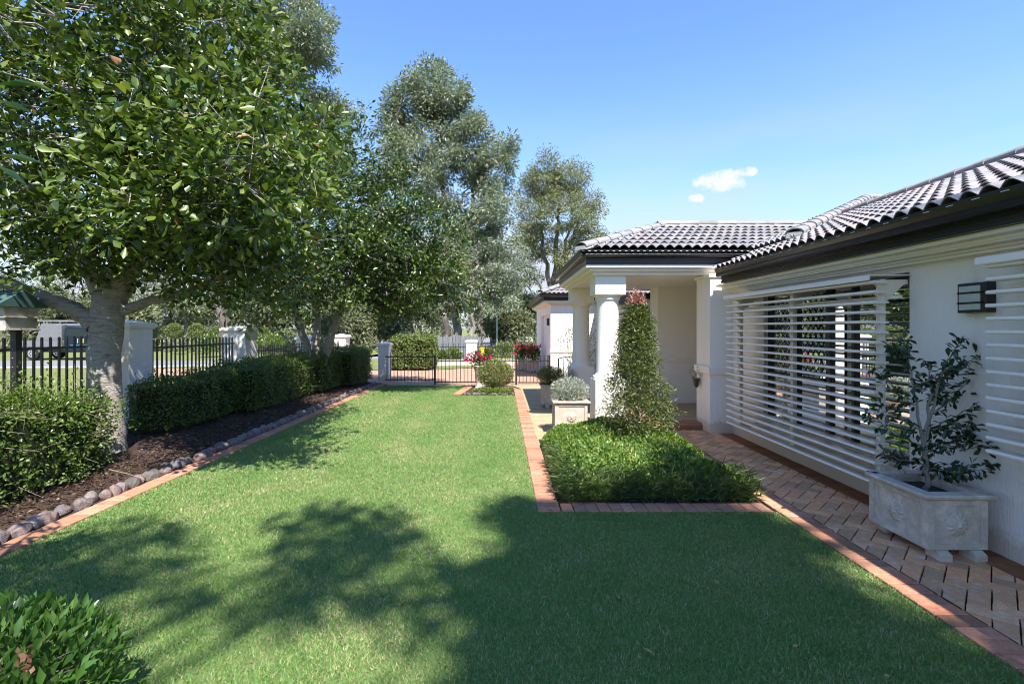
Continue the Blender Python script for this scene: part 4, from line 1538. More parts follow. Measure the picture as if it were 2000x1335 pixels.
# ---------------------------------------------------------------- planters
def planter(name, label, x0, x1, y0, y1, h, group, rosette=True, mat=None, foot=.08):
    mat = mat or m_concrete
    t = thing(name, label, 'planter', ((x0 + x1) / 2, (y0 + y1) / 2, 0), group)
    th = .045
    z0 = foot
    bx = MB()
    bx.box(x0, x1, y0, y1, z0, z0 + .05)
    bx.box(x0, x0 + th, y0, y1, z0 + .05, h - .04)
    bx.box(x1 - th, x1, y0, y1, z0 + .05, h - .04)
    bx.box(x0 + th, x1 - th, y0, y0 + th, z0 + .05, h - .04)
    bx.box(x0 + th, x1 - th, y1 - th, y1, z0 + .05, h - .04)
    bx.build('box', mat, t)
    o_ = .045
    rm = MB()
    sweep(rm, [(x0, y1), (x0, y0), (x1, y0), (x1, y1), (x0, y1)], [(-.05, h - .04), (o_ - .02, h - .04), (o_, h - .028), (o_ + .004, h - .012), (o_ - .008, h), (-.05, h)][::-1], False)
    # travel turns the outward side to the right, so mirror the profile
    rm = MB()
    sweep(rm, [(x0, y1), (x0, y0), (x1, y0), (x1, y1), (x0, y1)], [(.05, h - .04), (-o_ + .02, h - .04), (-o_, h - .028), (-o_ - .004, h - .012), (-o_ + .008, h), (.05, h)], False)
    rm.build('rim', mat, t, bevel=0)
    # raised corner stiles and rails that leave recessed panels
    p = .012
    fr_ = MB()
    for (ax, c0, c1, f0, sgn) in (('y', y0, y1, x0, -1), ('x', x0, x1, y0, -1)):
        e0, e1 = (f0 - p, f0 + .002)
        for (s0, s1, za, zb) in ((c0 - (p if ax == 'x' else 0), c0 + .05, z0, h - .045), (c1 - .05, c1, z0, h - .045), (c0 + .05, c1 - .05, z0, z0 + .04), (c0 + .05, c1 - .05, h - .085, h - .045)):
            if ax == 'y':
                fr_.box(e0, e1, s0, s1, za, zb)
            else:
                fr_.box(s0, s1, e0, e1, za, zb)
    fr_.build('panel_frame', mat, t, bevel=.004)
    for fx in ((x0 + .06, x0 + .15), (x1 - .13, x1 - .04)):
        MB().prism([(fx[0], y0 - .05, 0), (fx[0], y0 + .09, 0), (fx[0], y0 + .09, foot), (fx[0], y0 + .0, foot), (fx[0], y0 - .05, foot - .025)], (fx[1] - fx[0], 0, 0)).build('foot', mat, t, bevel=.006)
        MB().box(fx[0], fx[1], y1 - .1, y1 - .01, 0, foot).build('foot', mat, t, bevel=.006)
    if rosette:
        for ax in ('x', 'y'):
            mm = MB()
            nr, na = 9, 40
            rs = np.random.default_rng(3)
            for i in range(nr + 1):
                q = i / nr
                for k in range(na):
                    an = 2 * math.pi * k / na
                    rad = .082 * q * (1 + .07 * math.sin(an * 11) * (q > .8))
                    a, c = rad * math.cos(an), rad * math.sin(an) * 1.1
                    hh = .022 * (1 - q ** 4)
                    hh += .02 * math.exp(-((a) ** 2 / .0002 + (c + .004) ** 2 / .0005))            # muzzle
                    hh += .007 * sum(math.exp(-(((a - s_ * .022) ** 2 + (c - .016) ** 2) / .00012)) for s_ in (-1, 1))
                    hh -= .008 * sum(math.exp(-(((a - s_ * .019) ** 2 + (c - .004) ** 2) / .00005)) for s_ in (-1, 1))
                    hh -= .009 * math.exp(-(a ** 2 / .00022 + (c + .026) ** 2 / .00004))
                    if q > .55:
                        hh += .010 * math.sin(an * 13 + 6 * q) * (1 - abs(q - .78) / .24)
                    if ax == 'x':
                        mm.v.append(((x0 + x1) / 2 + a, y0 - hh, (z0 + h) / 2 - .02 + c))
                    else:
                        mm.v.append((x0 - hh, (y0 + y1) / 2 + a, (z0 + h) / 2 - .02 + c))
            for i in range(nr):
                for k in range(na):
                    l = (k + 1) % na
                    mm.f.append((i * na + k, i * na + l, (i + 1) * na + l, (i + 1) * na + k))
            mm.build('lion_mask', mat, t, smooth=True)
    MB().poly([(x0 + th, y0 + th, h - .07), (x1 - th, y0 + th, h - .07), (x1 - th, y1 - th, h - .07), (x0 + th, y1 - th, h - .07)]).build('soil', m_soil, t)
    return t


planter('planter', 'weathered concrete planter with lion masks against the house wall', 3.22, 3.67, 3.68, 4.25, .50, 'concrete box planters')
m_conc2 = surf('warm_concrete', (.55, .47, .40), (.42, .34, .27), 6, .85, .4, 70, .005, c3=(.6, .53, .46), fine=.15)  # warmer, slightly darker concrete tone
planter('planter', 'pale concrete planter of silver foliage beside the front column', .88, 1.40, 7.95, 8.4, .56, 'concrete box planters', True, m_conc2)
planter('planter', 'shaded concrete planter of dark foliage behind the silver one', .90, 1.36, 10.7, 11.15, .50, 'concrete box planters', False, m_conc2)
planter('planter', 'left of the two flower planters by the garage', .55, 1.0, 20.3, 20.8, .45, 'concrete box planters', False, m_conc2, .06)
planter('planter', 'right of the two flower planters by the garage', 1.02, 1.5, 19.4, 19.9, .45, 'concrete box planters', False, m_conc2, .06)


def tuft(name, label, c, r, n, L, wr, leafm, cat='plant', group=None, stems=20, stemmat=None, z0=0.0, shape='dia', up=.5):
    t = thing(name, label, cat, (c[0], c[1], z0), group)
    P = scatter_ellipsoid(n, c, r, .7)
    D = unit((P - np.array(c)) / np.array(r) * .6 + rdir(n) * .7 + [0, 0, up])
    N = unit(rng.normal(size=(n, 3)) * .5 + [0, 0, 1])
    ln = rng.uniform(L[0], L[1], n)
    add('foliage', leaf_mesh('foliage', P, D, N, ln, ln * wr, leafm, shape), t)
    m = MB()
    for i in range(stems):
        q = Vector(P[rng.integers(n)])
        m.tube([(c[0] + rng.normal() * .03, c[1] + rng.normal() * .03, z0), q.lerp(Vector((c[0], c[1], q.z)), .4), q], [.006, .004, .002], 3, cap=False)
    m.build('stems', stemmat or m_twig, t)
    return t


tuft('silver_plant', 'rounded silver-leaved plant in the pale planter', (1.14, 8.18, .68), (.33, .28, .25), 3800, (.03, .055), .3, lf_silver, z0=.49)
tuft('silver_plant', 'dark wispy plant in the shaded planter', (1.1, 10.92, .66), (.30, .28, .24), 2500, (.04, .07), .25, lf_pilly, z0=.43)
sp = tuft('silver_plant', 'pale wispy plant behind the shaded planter', (1.45, 11.05, .62), (.28, .26, .26), 1500, (.03, .05), .25, lf_silver, z0=.02)


def flowers(t, pts, r, n):
    for p in pts:
        P = np.array(p) + rng.normal(size=(n, 3)) * r
        add('bloom', leaf_mesh('bloom', P, rdir(n) + [0, -.4, .4], rdir(n), rng.uniform(.04, .075, n), rng.uniform(.035, .06, n), lf_flower, 'dia'), t)


for lab, cx, cy_ in (('magenta flowers in the left garage planter', .78, 20.55), ('magenta flowers in the right garage planter', 1.26, 19.65)):
    t = tuft('flowering_plant', lab, (cx, cy_, .72), (.30, .26, .33), 500, (.08, .13), .6, lf_tree2, group='magenta flowering pot plants', z0=.38)
    flowers(t, [(cx + a, cy_ - .2, z) for a, z in ((-.22, .98), (-.05, 1.06), (.14, .98), (.26, 1.04), (-.24, .70), (.0, .88))], .032, 30)
# terracotta-stone pot with magenta flowers by the gate
pot = thing('flower_pot', 'tall stone pot behind the round golden bush', 'pot', (-.62, 14.2, 0))
MB().lathe([(.15, 0), (.17, .03), (.13, .08), (.12, .2), (.17, .5), (.2, .62), (.22, .66), (.2, .68), (.17, .66)], (-.62, 14.2, 0), 20).build('pot_body', m_conc2, pot, smooth=True)
t = tuft('flowering_plant', 'sprawling magenta flowers in the stone pot by the gate', (-.65, 14.2, .85), (.36, .25, .22), 360, (.06, .1), .6, lf_tree2, group='magenta flowering pot plants', z0=.64)
flowers(t, [(-.65 + a, 14.05, z) for a, z in ((-.36, .84), (-.16, .86), (-.04, 1.02), (.02, .92), (.14, .86), (.3, .9), (-.3, .98))], .028, 30)

# round golden bush at the end of the lawn, low edging plants under it
t = thing('bush', 'round golden-green bush on a short stem at the end of the lawn', 'bush', (-.18, 13.3, 0))
P = scatter_ellipsoid(6000, (-.18, 13.3, .50), (.50, .46, .39), .35)
n = len(P)
oo = unit(P - np.array((-.18, 13.3, .4)))
ln = rng.uniform(.035, .065, n)
add('crown', leaf_mesh('crown', P, oo * .6 + rdir(n) * .8 + [0, 0, .4], unit(oo + rng.normal(size=(n, 3)) * .5), ln, ln * .42, lf_bush, 'dia'), t)
m = MB()
for i in range(26):
    q = Vector(P[rng.integers(n)])
    m.tube([(-.18 + .02 * rng.normal(), 13.3, 0), Vector((-.18, 13.3, .15)).lerp(q, .35), q], [.016, .012, .004], 4, cap=False)
m.build('stems', m_twig, t)
bs = MB().poly([(-1.12, 12.8, -.001), (.34, 12.8, -.001), (.34, 14.5, -.001), (-.9, 14.5, -.001)]).build('bush_bed', m_soil)
tag(bs, kind='structure')
for k in range(15):
    o = lay_brick(bm_h, -1.18 + .0145 * k, 12.82 + k * P_, bs, R(-8), z=-.004)
for k in range(30):
    o = add('pebble', random.choice(st_meshes), bs, (random.uniform(-1.0, .3), 12.82 + abs(random.gauss(0, .06)), .02))
    s_ = random.uniform(.025, .045)
    o.scale = (s_, s_, s_ * .7)
tuft('edging_plants', 'low bright green plants edging the golden bush', (-.25, 12.98, .07), (.58, .13, .09), 1800, (.03, .06), .5, lf_cover, z0=0)


# ---------------------------------------------------------------- camellia in the lion planter
def camellia():
    b = Vector((3.46, 3.96, .43))
    t = thing('camellia', 'young camellia with glossy dark leaves in the lion planter', 'plant', b)
    tb = MB()
    limbs = [([b, b + Vector((.0, 0, .2)), b + Vector((-.01, 0, .45)), b + Vector((.03, .0, .75)), b + Vector((.02, .0, 1.05))], [.022, .018, .014, .009, .003]),
             ([b + Vector((0, 0, .25)), b + Vector((-.06, 0, .55)), b + Vector((-.12, 0, .9)), b + Vector((-.17, .02, 1.28))], [.014, .011, .008, .002]),
             ([b + Vector((0, 0, .42)), b + Vector((.07, 0, .75)), b + Vector((.15, -.02, 1.05)), b + Vector((.26, -.03, 1.25))], [.012, .01, .007, .002])]
    side = [(-.02, .12, .34, -.16, .26), (.0, .16, .42, .12, .17), (.0, .3, .40, .03, .50), (-.02, .35, -.44, .05, .62), (.02, .5, .44, -.05, .78), (-.06, .5, -.42, -.04, .74), (.05, .62, .42, .05, .93), (-.1, .7, -.36, .06, .98),
            (.12, .9, .36, -.06, 1.1), (-.12, .85, .05, -.2, 1.05), (.03, .5, .1, -.3, .6), (.0, .2, .1, -.28, .24), (-.15, 1.1, -.3, 0, 1.15), (.0, .22, -.28, .1, .28), (.05, .75, .28, .2, .85), (.02, .4, .3, -.2, .4)]
    for a, z, x, y_, z2 in side:
        p0 = b + Vector((a, 0, z))
        p2 = b + Vector((x, y_, z2))
        limbs.append(([p0, p0.lerp(p2, .5) + Vector((0, 0, -.02)), p2], [.006, .0045, .0015]))
    P, D = [], []
    for pts, rad in limbs:
        p, r = smooth_path(pts, rad, 6, .006)
        tb.tube(p, r, 6)
        m = len(p)
        for i in range(m):
            if r[i] < .0085:
                for _ in range(3):
                    q = p[i].lerp(p[min(i + 1, m - 1)], rng.random()) + Vector(rng.normal(size=3)) * .02
                    dv = (p[-1] - p[0]).normalized()
                    P.append(q)
                    D.append(dv * .5 + Vector(rng.normal(size=3)) * .7 + Vector((0, 0, .0)))
    P, D = np.array([tuple(q) for q in P]), np.array([tuple(q) for q in D])
    kk = rng.random(len(P)) < .5
    extra_ = P[kk] + rng.normal(size=(kk.sum(), 3)) * .015
    P = np.concatenate([P, extra_])
    D = np.concatenate([D, D[kk] + rng.normal(size=(kk.sum(), 3)) * .5])
    n = len(P)
    ln = rng.uniform(.05, .085, n)
    add('foliage', leaf_mesh('foliage', P, D + [0, 0, -.25], unit(rng.normal(size=(n, 3)) * .45 + [-.2, -.3, 1]), ln, ln * .46, lf_camellia, 'obov', rng.random(n)), t)
    tb.build('stems', m_bark2, t, smooth=True)


camellia()

# small hanging pot on the pier
t = thing('wall_pot', 'small dark pot with a sprig hung on the porch pier', 'pot', (3.40, 8.5, .8))
MB().lathe([(.02, 0), (.04, .03), (.055, .14), (.06, .16), (.05, .16)], (3.40, 8.5, .72), 12).build('pot_body', surf('dark_glaze', (.03, .035, .02), (.05, .05, .03), 8, .4), t, smooth=True)
P = np.array((3.38, 8.5, .98)) + rng.normal(size=(40, 3)) * [.05, .05, .06]
add('sprig', leaf_mesh('sprig', P, rdir(40), rdir(40), .05, .02, lf_bush, 'dia'), t)

# black iron chair on the porch
t = thing('iron_chair', 'black wrought-iron chair with scrolled arms behind the columns', 'chair', (1.75, 12.6, 0))
for sx in (0, .5):
    for sy in (0, .5):
        MB().tube([(1.5 + sx, 12.4 + sy, 0), (1.5 + sx, 12.4 + sy, .45 if sy == 0 else .95)], .014, 6).build('leg', m_black, t)
MB().box(1.49, 2.01, 12.39, 12.92, .43, .46).build('seat', m_black, t, bevel=.01)
for sx in (0, .5):
    sc = [(1.5 + sx, 12.9, .72), (1.5 + sx, 12.6, .74), (1.5 + sx, 12.4, .72)] + [(1.5 + sx, 12.36 + .06 * math.cos(a), .66 + .06 * math.sin(a)) for a in np.linspace(1.4, -3.4, 10)]
    MB().tube(sc, .013, 6).build('arm', m_black, t)
bk = MB()
for k in range(5):
    bk.tube([(1.52 + .12 * k, 12.9, .46), (1.52 + .12 * k, 12.93, .95)], .008, 5)
bk.tube([(1.5, 12.92, .95), (1.75, 12.94, 1.0), (2.0, 12.92, .95)], .014, 6)
bk.build('backrest', m_black, t)

# wispy climber on the garage front
t = thing('climber', 'thin wispy climber against the sunlit garage wall', 'plant', (2.7, 16.2, 0))
m = MB()
PP = []
for k in range(9):
    x = 2.2 + .2 * k + rng.normal() * .08
    p, r = smooth_path([(x, 16.25, 0), (x + rng.normal() * .12, 16.25, .7), (x + rng.normal() * .22, 16.25, 1.3), (x + rng.normal() * .3, 16.22, 1.7 + rng.random() * .35)], [.012, .009, .006, .002], 6, .01)
    m.tube(p, r, 4, cap=False)
    PP += [tuple(q) for q in p for _ in range(6)]
m.build('stems', m_twig, t)
PP = np.array(PP) + rng.normal(size=(len(PP), 3)) * [.09, .04, .08]
n = len(PP)
add('foliage', leaf_mesh('foliage', PP, rdir(n), rdir(n) + [0, -1, .5], rng.uniform(.05, .1, n), .025, lf_pilly, 'dia'), t)

# ================================================================ boundary pillars and fence panels
def pillar(label, x0, x1, y0, y1, top, zb=-.05, lamp=False):
    t = thing('pillar', label, 'pillar', ((x0 + x1) / 2, (y0 + y1) / 2, zb), 'rendered boundary pillars')
    MB().box(x0, x1, y0, y1, zb, top - .13).build('shaft', m_render, t, bevel=.006)
    c = MB()
    for o_, za, zb_ in ((.03, top - .13, top - .10), (.055, top - .0995, top - .045), (.03, top - .0445, top - .02)):
        c.box(x0 - o_, x1 + o_, y0 - o_, y1 + o_, za, zb_)
    xm, ym = (x0 + x1) / 2, (y0 + y1) / 2
    n = len(c.v)
    c.v += [(x0, y0, top - .0195), (x1, y0, top - .0195), (x1, y1, top - .0195), (x0, y1, top - .0195), (xm, ym, top + .03)]
    c.f += [(n, n + 1, n + 4), (n + 1, n + 2, n + 4), (n + 2, n + 3, n + 4), (n + 3, n, n + 4)]
    c.build('cap', m_render, t, bevel=.005)
    return t


XF = -6.46
pillar('white rendered pillar just right of the big pale trunk', -6.74, -6.2, 8.1, 8.64, 1.87)
pillar('white rendered pillar between the first and second fence bays', -6.74, -6.2, 11.75, 12.3, 1.79)
pillar('white rendered pillar behind the multi-stemmed tree', -6.72, -6.2, 15.9, 16.45, 1.50)
pillar('farthest white pillar on the left boundary', -6.72, -6.2, 19.3, 19.85, 1.50)
pillar('white pillar at the left edge of the box-shaped hedge', -4.22, -3.86, 16.6, 17.0, 1.27)
pillar('sunlit white pillar standing beyond the gate', -1.78, -1.26, 24.2, 24.7, 1.17)


def picket_mesh(h, w, mat=m_black):
    m = MB()
    a = w / 2
    m.box(-a, a, -a, a, 0, h - .012)
    n = len(m.v)
    m.v += [(-a, -a, h - .0119), (a, -a, h - .0119), (a, a, h - .0119), (-a, a, h - .0119), (0, 0, h)]
    m.f += [(n, n + 1, n + 4), (n + 1, n + 2, n + 4), (n + 2, n + 3, n + 4), (n + 3, n, n + 4)]
    return m.mesh('picket', mat)


def fence(label, a, b, n, z0, zrail, ztop, zlow, w=.025, group=None, posts=(), name='fence_panel', ptop=None, rail=.036, cat='fence', extra_label=None, pz=None):
    a, b = Vector((*a, 0)), Vector((*b, 0))
    t = thing(name, label, cat, ((a.x + b.x) / 2, (a.y + b.y) / 2, z0), group)
    d = (b - a).normalized()
    s = Vector((-d.y, d.x, 0)) * (rail / 2)
    for zr in (zrail, zlow):
        MB().prism([a - s + Vector((0, 0, zr - rail / 2)), a + s + Vector((0, 0, zr - rail / 2)), a + s + Vector((0, 0, zr + rail / 2)), a - s + Vector((0, 0, zr + rail / 2))], b - a).build('rail', m_black, t)
    pm = picket_mesh(ztop - z0, w)
    for k in range(n):
        p = a.lerp(b, (k + .5) / n)
        o = add('picket', pm, t, (p.x, p.y, z0))
        o.rotation_euler = (random.gauss(0, .003), random.gauss(0, .003), math.atan2(d.y, d.x))
    for p in posts:
        q = a.lerp(b, p)
        MB().box(q.x - .03, q.x + .03, q.y - .03, q.y + .03, -.05, ptop or ztop).build('post', m_black, t, bevel=.004)
    return t


G1 = 'black steel picket fence bays on the boundary'
fence('black picket fence bay behind the letterbox, left of the trunk', (XF, 4.2), (XF, 8.06), 30, .15, 1.47, 1.63, .3, group=G1)
fence('black picket fence bay between the two nearest white pillars', (XF, 8.68), (XF, 11.72), 24, .12, 1.39, 1.55, .3, group=G1)
fence('black picket fence bay left of the multi-stemmed tree', (XF, 12.34), (XF, 15.88), 27, .1, 1.15, 1.29, .25, group=G1)
fence('farthest black picket fence bay on the left boundary', (XF, 16.5), (XF, 19.3), 21, .1, 1.12, 1.25, .25, group=G1)
GY = 15.12
G2 = 'low black picket fence and gate across the end of the lawn'
fence('low black fence left of the gate, before the box-shaped hedge', (-3.62, GY), (-2.1, GY), 14, .1, .87, 1.0, .16, .018, G2, name='low_fence', ptop=1.0)
fence('low black gate between two square posts behind the golden bush', (-2.04, GY), (.40, GY), 21, .06, .755, .93, .085, .018, G2, (-.015, 1.02), 'gate', .92, cat='gate', rail=.03)
fence('short low black fence right of the gate by the garage', (.50, GY), (1.48, GY), 9, .06, .745, .92, .07, .018, G2, (1.0,), 'low_fence', .92, rail=.03)
fence('far thin black fence beyond the driveway', (-3.2, 25.2), (2.4, 25.2), 44, -.02, .78, 1.0, .08, .02, None, name='far_fence')

# weathered paling fence behind, in the bush across the road
t = thing('paling_fence', 'grey weathered paling fence in front of the dark trunks', 'fence', (-2, 30, 0))
pm = MB().box(-.07, .07, -.01, .01, 0, 1.35).mesh('paling', m_timber)
for k in range(22):
    o = add('paling', pm, t, (-4.6 + k * .155, 29.6 + .02 * (k % 2), -.03))
    o.scale = (1, 1, random.uniform(.93, 1.03))
    o.rotation_euler = (0, random.gauss(0, .01), 0)
t = thing('rail_fence', 'long pale rail fence at the far right of the street', 'fence', (4, 44, 0))
for zr in (.35, .62, .9):
    MB().box(-1, 14, 44, 44.06, zr - .07, zr + .07).build('rail', surf('pale_rail%d' % int(zr * 100), (.45, .45, .47), (.36, .36, .38), 2, .8), t)
for k in range(7):
    MB().box(-1 + 2.3 * k, -.88 + 2.3 * k, 44.06, 44.18, -.03, 1.05).build('post', m_timber, t)
# yellow marker post and thin pole
t = thing('marker_post', 'short yellow marker post beyond the white pillar', 'post', (-.98, 24.6, 0))
MB().box(-1.07, -.89, 24.52, 24.68, -.03, .72).build('post_body', surf('yellow_paint', (.75, .47, .02), (.7, .42, .02), 5, .5), t, bevel=.02)
MB().box(-1.09, -.87, 24.50, 24.70, .72, .79).build('post_cap', MATS['yellow_paint'], t, bevel=.02)
t = thing('street_pole', 'thin pale green pole in front of the far trees', 'pole', (-.35, 34, 0))
MB().tube([(-.35, 34, 0), (-.35, 34, 3.0)], .055, 8).build('shaft', surf('pole_paint', (.36, .45, .42), (.3, .4, .36), 3, .5), t)
MB().lathe([(.075, 0), (.075, .12), (.02, .16)], (-.35, 34, 3.0), 10).build('pole_cap', MATS['pole_paint'], t)
# low white garden wall beyond the driveway
t = thing('low_wall', 'low white wall edging the garden beyond the driveway', 'wall', (-2, 23.2, 0))
MB().box(-4.4, 1.1, 23.2, 23.45, -.05, .20).build('wall_body', m_render, t, bevel=.01)
MB().box(-4.43, 1.13, 23.17, 23.48, .20, .25).build('coping', m_trim, t, bevel=.01)


# ================================================================ letterbox on a post
t = thing('letterbox', 'white letterbox with green roof on a black post above the hedge', 'letterbox', (-5.8, 5.95, 0))
m_lbg = surf('green_roof_paint', (.05, .10, .095), (.07, .125, .12), 6, .5)
m_lbw = surf('weathered_white', (.52, .50, .46), (.40, .37, .33), 7, .7, .3, 50, c3=(.24, .19, .15))
lb0, lb1, lz = -6.7, -5.83, 1.745
MB().prism([(lb0, 5.72, lz), (lb0, 6.1, lz), (lb0, 6.13, lz + .30), (lb0, 5.69, lz + .30)], (lb1 - lb0, 0, 0)).build('box', m_lbw, t, bevel=.006)
MB().box(lb0 - .02, lb1 + .02, 5.69, 6.13, lz - .02, lz + .0).box(lb0 - .015, lb1 + .03, 5.685, 6.135, lz + .13, lz + .15).build('ledge', m_lbw, t, bevel=.004)
MB().prism([(lb0 - .05, 5.60, lz + .285), (lb0 - .05, 5.91, lz + .47), (lb0 - .05, 6.22, lz + .285), (lb0 - .05, 6.22, lz + .26), (lb0 - .05, 5.60, lz + .26)], (lb1 - lb0 + .08, 0, 0)).build('roof', m_lbg, t, bevel=.004)
MB().box(-5.935, -5.865, 5.87, 5.95, -.05, lz - .02).build('post', m_black, t, bevel=.005)
bl = MB()
for k in range(7):
    bl.lathe([(.006, 0), (.006, .004)], (-5.9, 5.866, .95 + .11 * k), 6)
bl.build('bolts', m_trim, t)['kind'] = 'stuff'


# ================================================================ foreground shrubs
def front_bush():
    c = np.array((-2.13, 1.95, .25))
    t = thing('shrub', 'glossy bright-leaved shrub in the bottom left corner', 'shrub', (-2.05, 2.05, 0))
    n = 4600
    P = scatter_ellipsoid(n, c, (.52, .44, .33), .42)
    P = P[P[:, 2] > .02]
    n = len(P)
    oo = unit((P - c) / np.array((.52, .44, .33)))
    D = unit(oo * .7 + rdir(n) * .6 + [0, 0, .55])
    N = unit(oo + rng.normal(size=(n, 3)) * .45 + [0, 0, .4])
    ln = rng.uniform(.042, .085, n)
    add('foliage', leaf_mesh('foliage', P, D, N, ln, ln * .38, lf_front, 'oval', np.clip(rng.normal(.5, .25, n), 0, 1)), t)
    m = MB()
    for i in range(120):
        q = Vector(P[rng.integers(n)])
        m.tube([(c[0] + rng.normal() * .06, c[1] + rng.normal() * .06, 0), Vector(c).lerp(q, .45), q], [.008, .006, .002], 4, cap=False)
    m.build('stems', m_twig, t)
    pts = [(-2.28, 1.85, .61), (-1.98, 1.82, .60), (-1.76, 1.8, .52)]
    dm = leaf_mat('dry_bloom', [(0, (.20, .09, .05)), (1, (.34, .18, .11))], .8, .1, .1)
    for p in pts:
        Q = np.array(p) + rng.normal(size=(24, 3)) * .016
        add('dry_bloom', leaf_mesh('dry_bloom', Q, rdir(24), rdir(24), .028, .018, dm, 'dia'), t)


front_bush()
# long-leaved shrub just outside the left edge, a few leaves reach into view
t = thing('shrub', 'long narrow leaves reaching in at the left edge', 'shrub', (-2.75, 2.1, 0))
m = MB()
P, D = [], []
for k in range(7):
    top = Vector((-2.85 - .1 * k + .05 * rng.normal(), 2.25 + .1 * rng.normal(), 2.4 + .09 * k))
    p, r = smooth_path([(-2.95, 2.1, 0), (-2.95 - .05 * k, 2.1, 1.2), top], [.02, .015, .005], 8, .01)
    m.tube(p, r, 6)
    for q in p[10:]:
        for _ in range(3):
            P.append(tuple(q))
            D.append(tuple(Vector((rng.normal() * .8 - .25, rng.normal() * .8, rng.normal() * .25 - .05))))
P += [tuple(W(-12, 195, 2.3)), tuple(W(-14, 165, 2.3)), tuple(W(-8, 303, 2.3)), tuple(W(-10, 292, 2.3)), tuple(W(-10, 320, 2.3))]
D += [(1, 0, -.25), (1, .1, .12), (1, 0, -.08), (.9, .1, .3), (.8, 0, -.5)]
P, D = np.array(P), np.array(D)
n = len(P)
add('foliage', leaf_mesh('foliage', P, D, unit(rng.normal(size=(n, 3)) * .2 + [0, -.6, 1]), rng.uniform(.16, .23, n), .034, lf_front, 'oval'), t)
m.build('stems', m_twig, t)


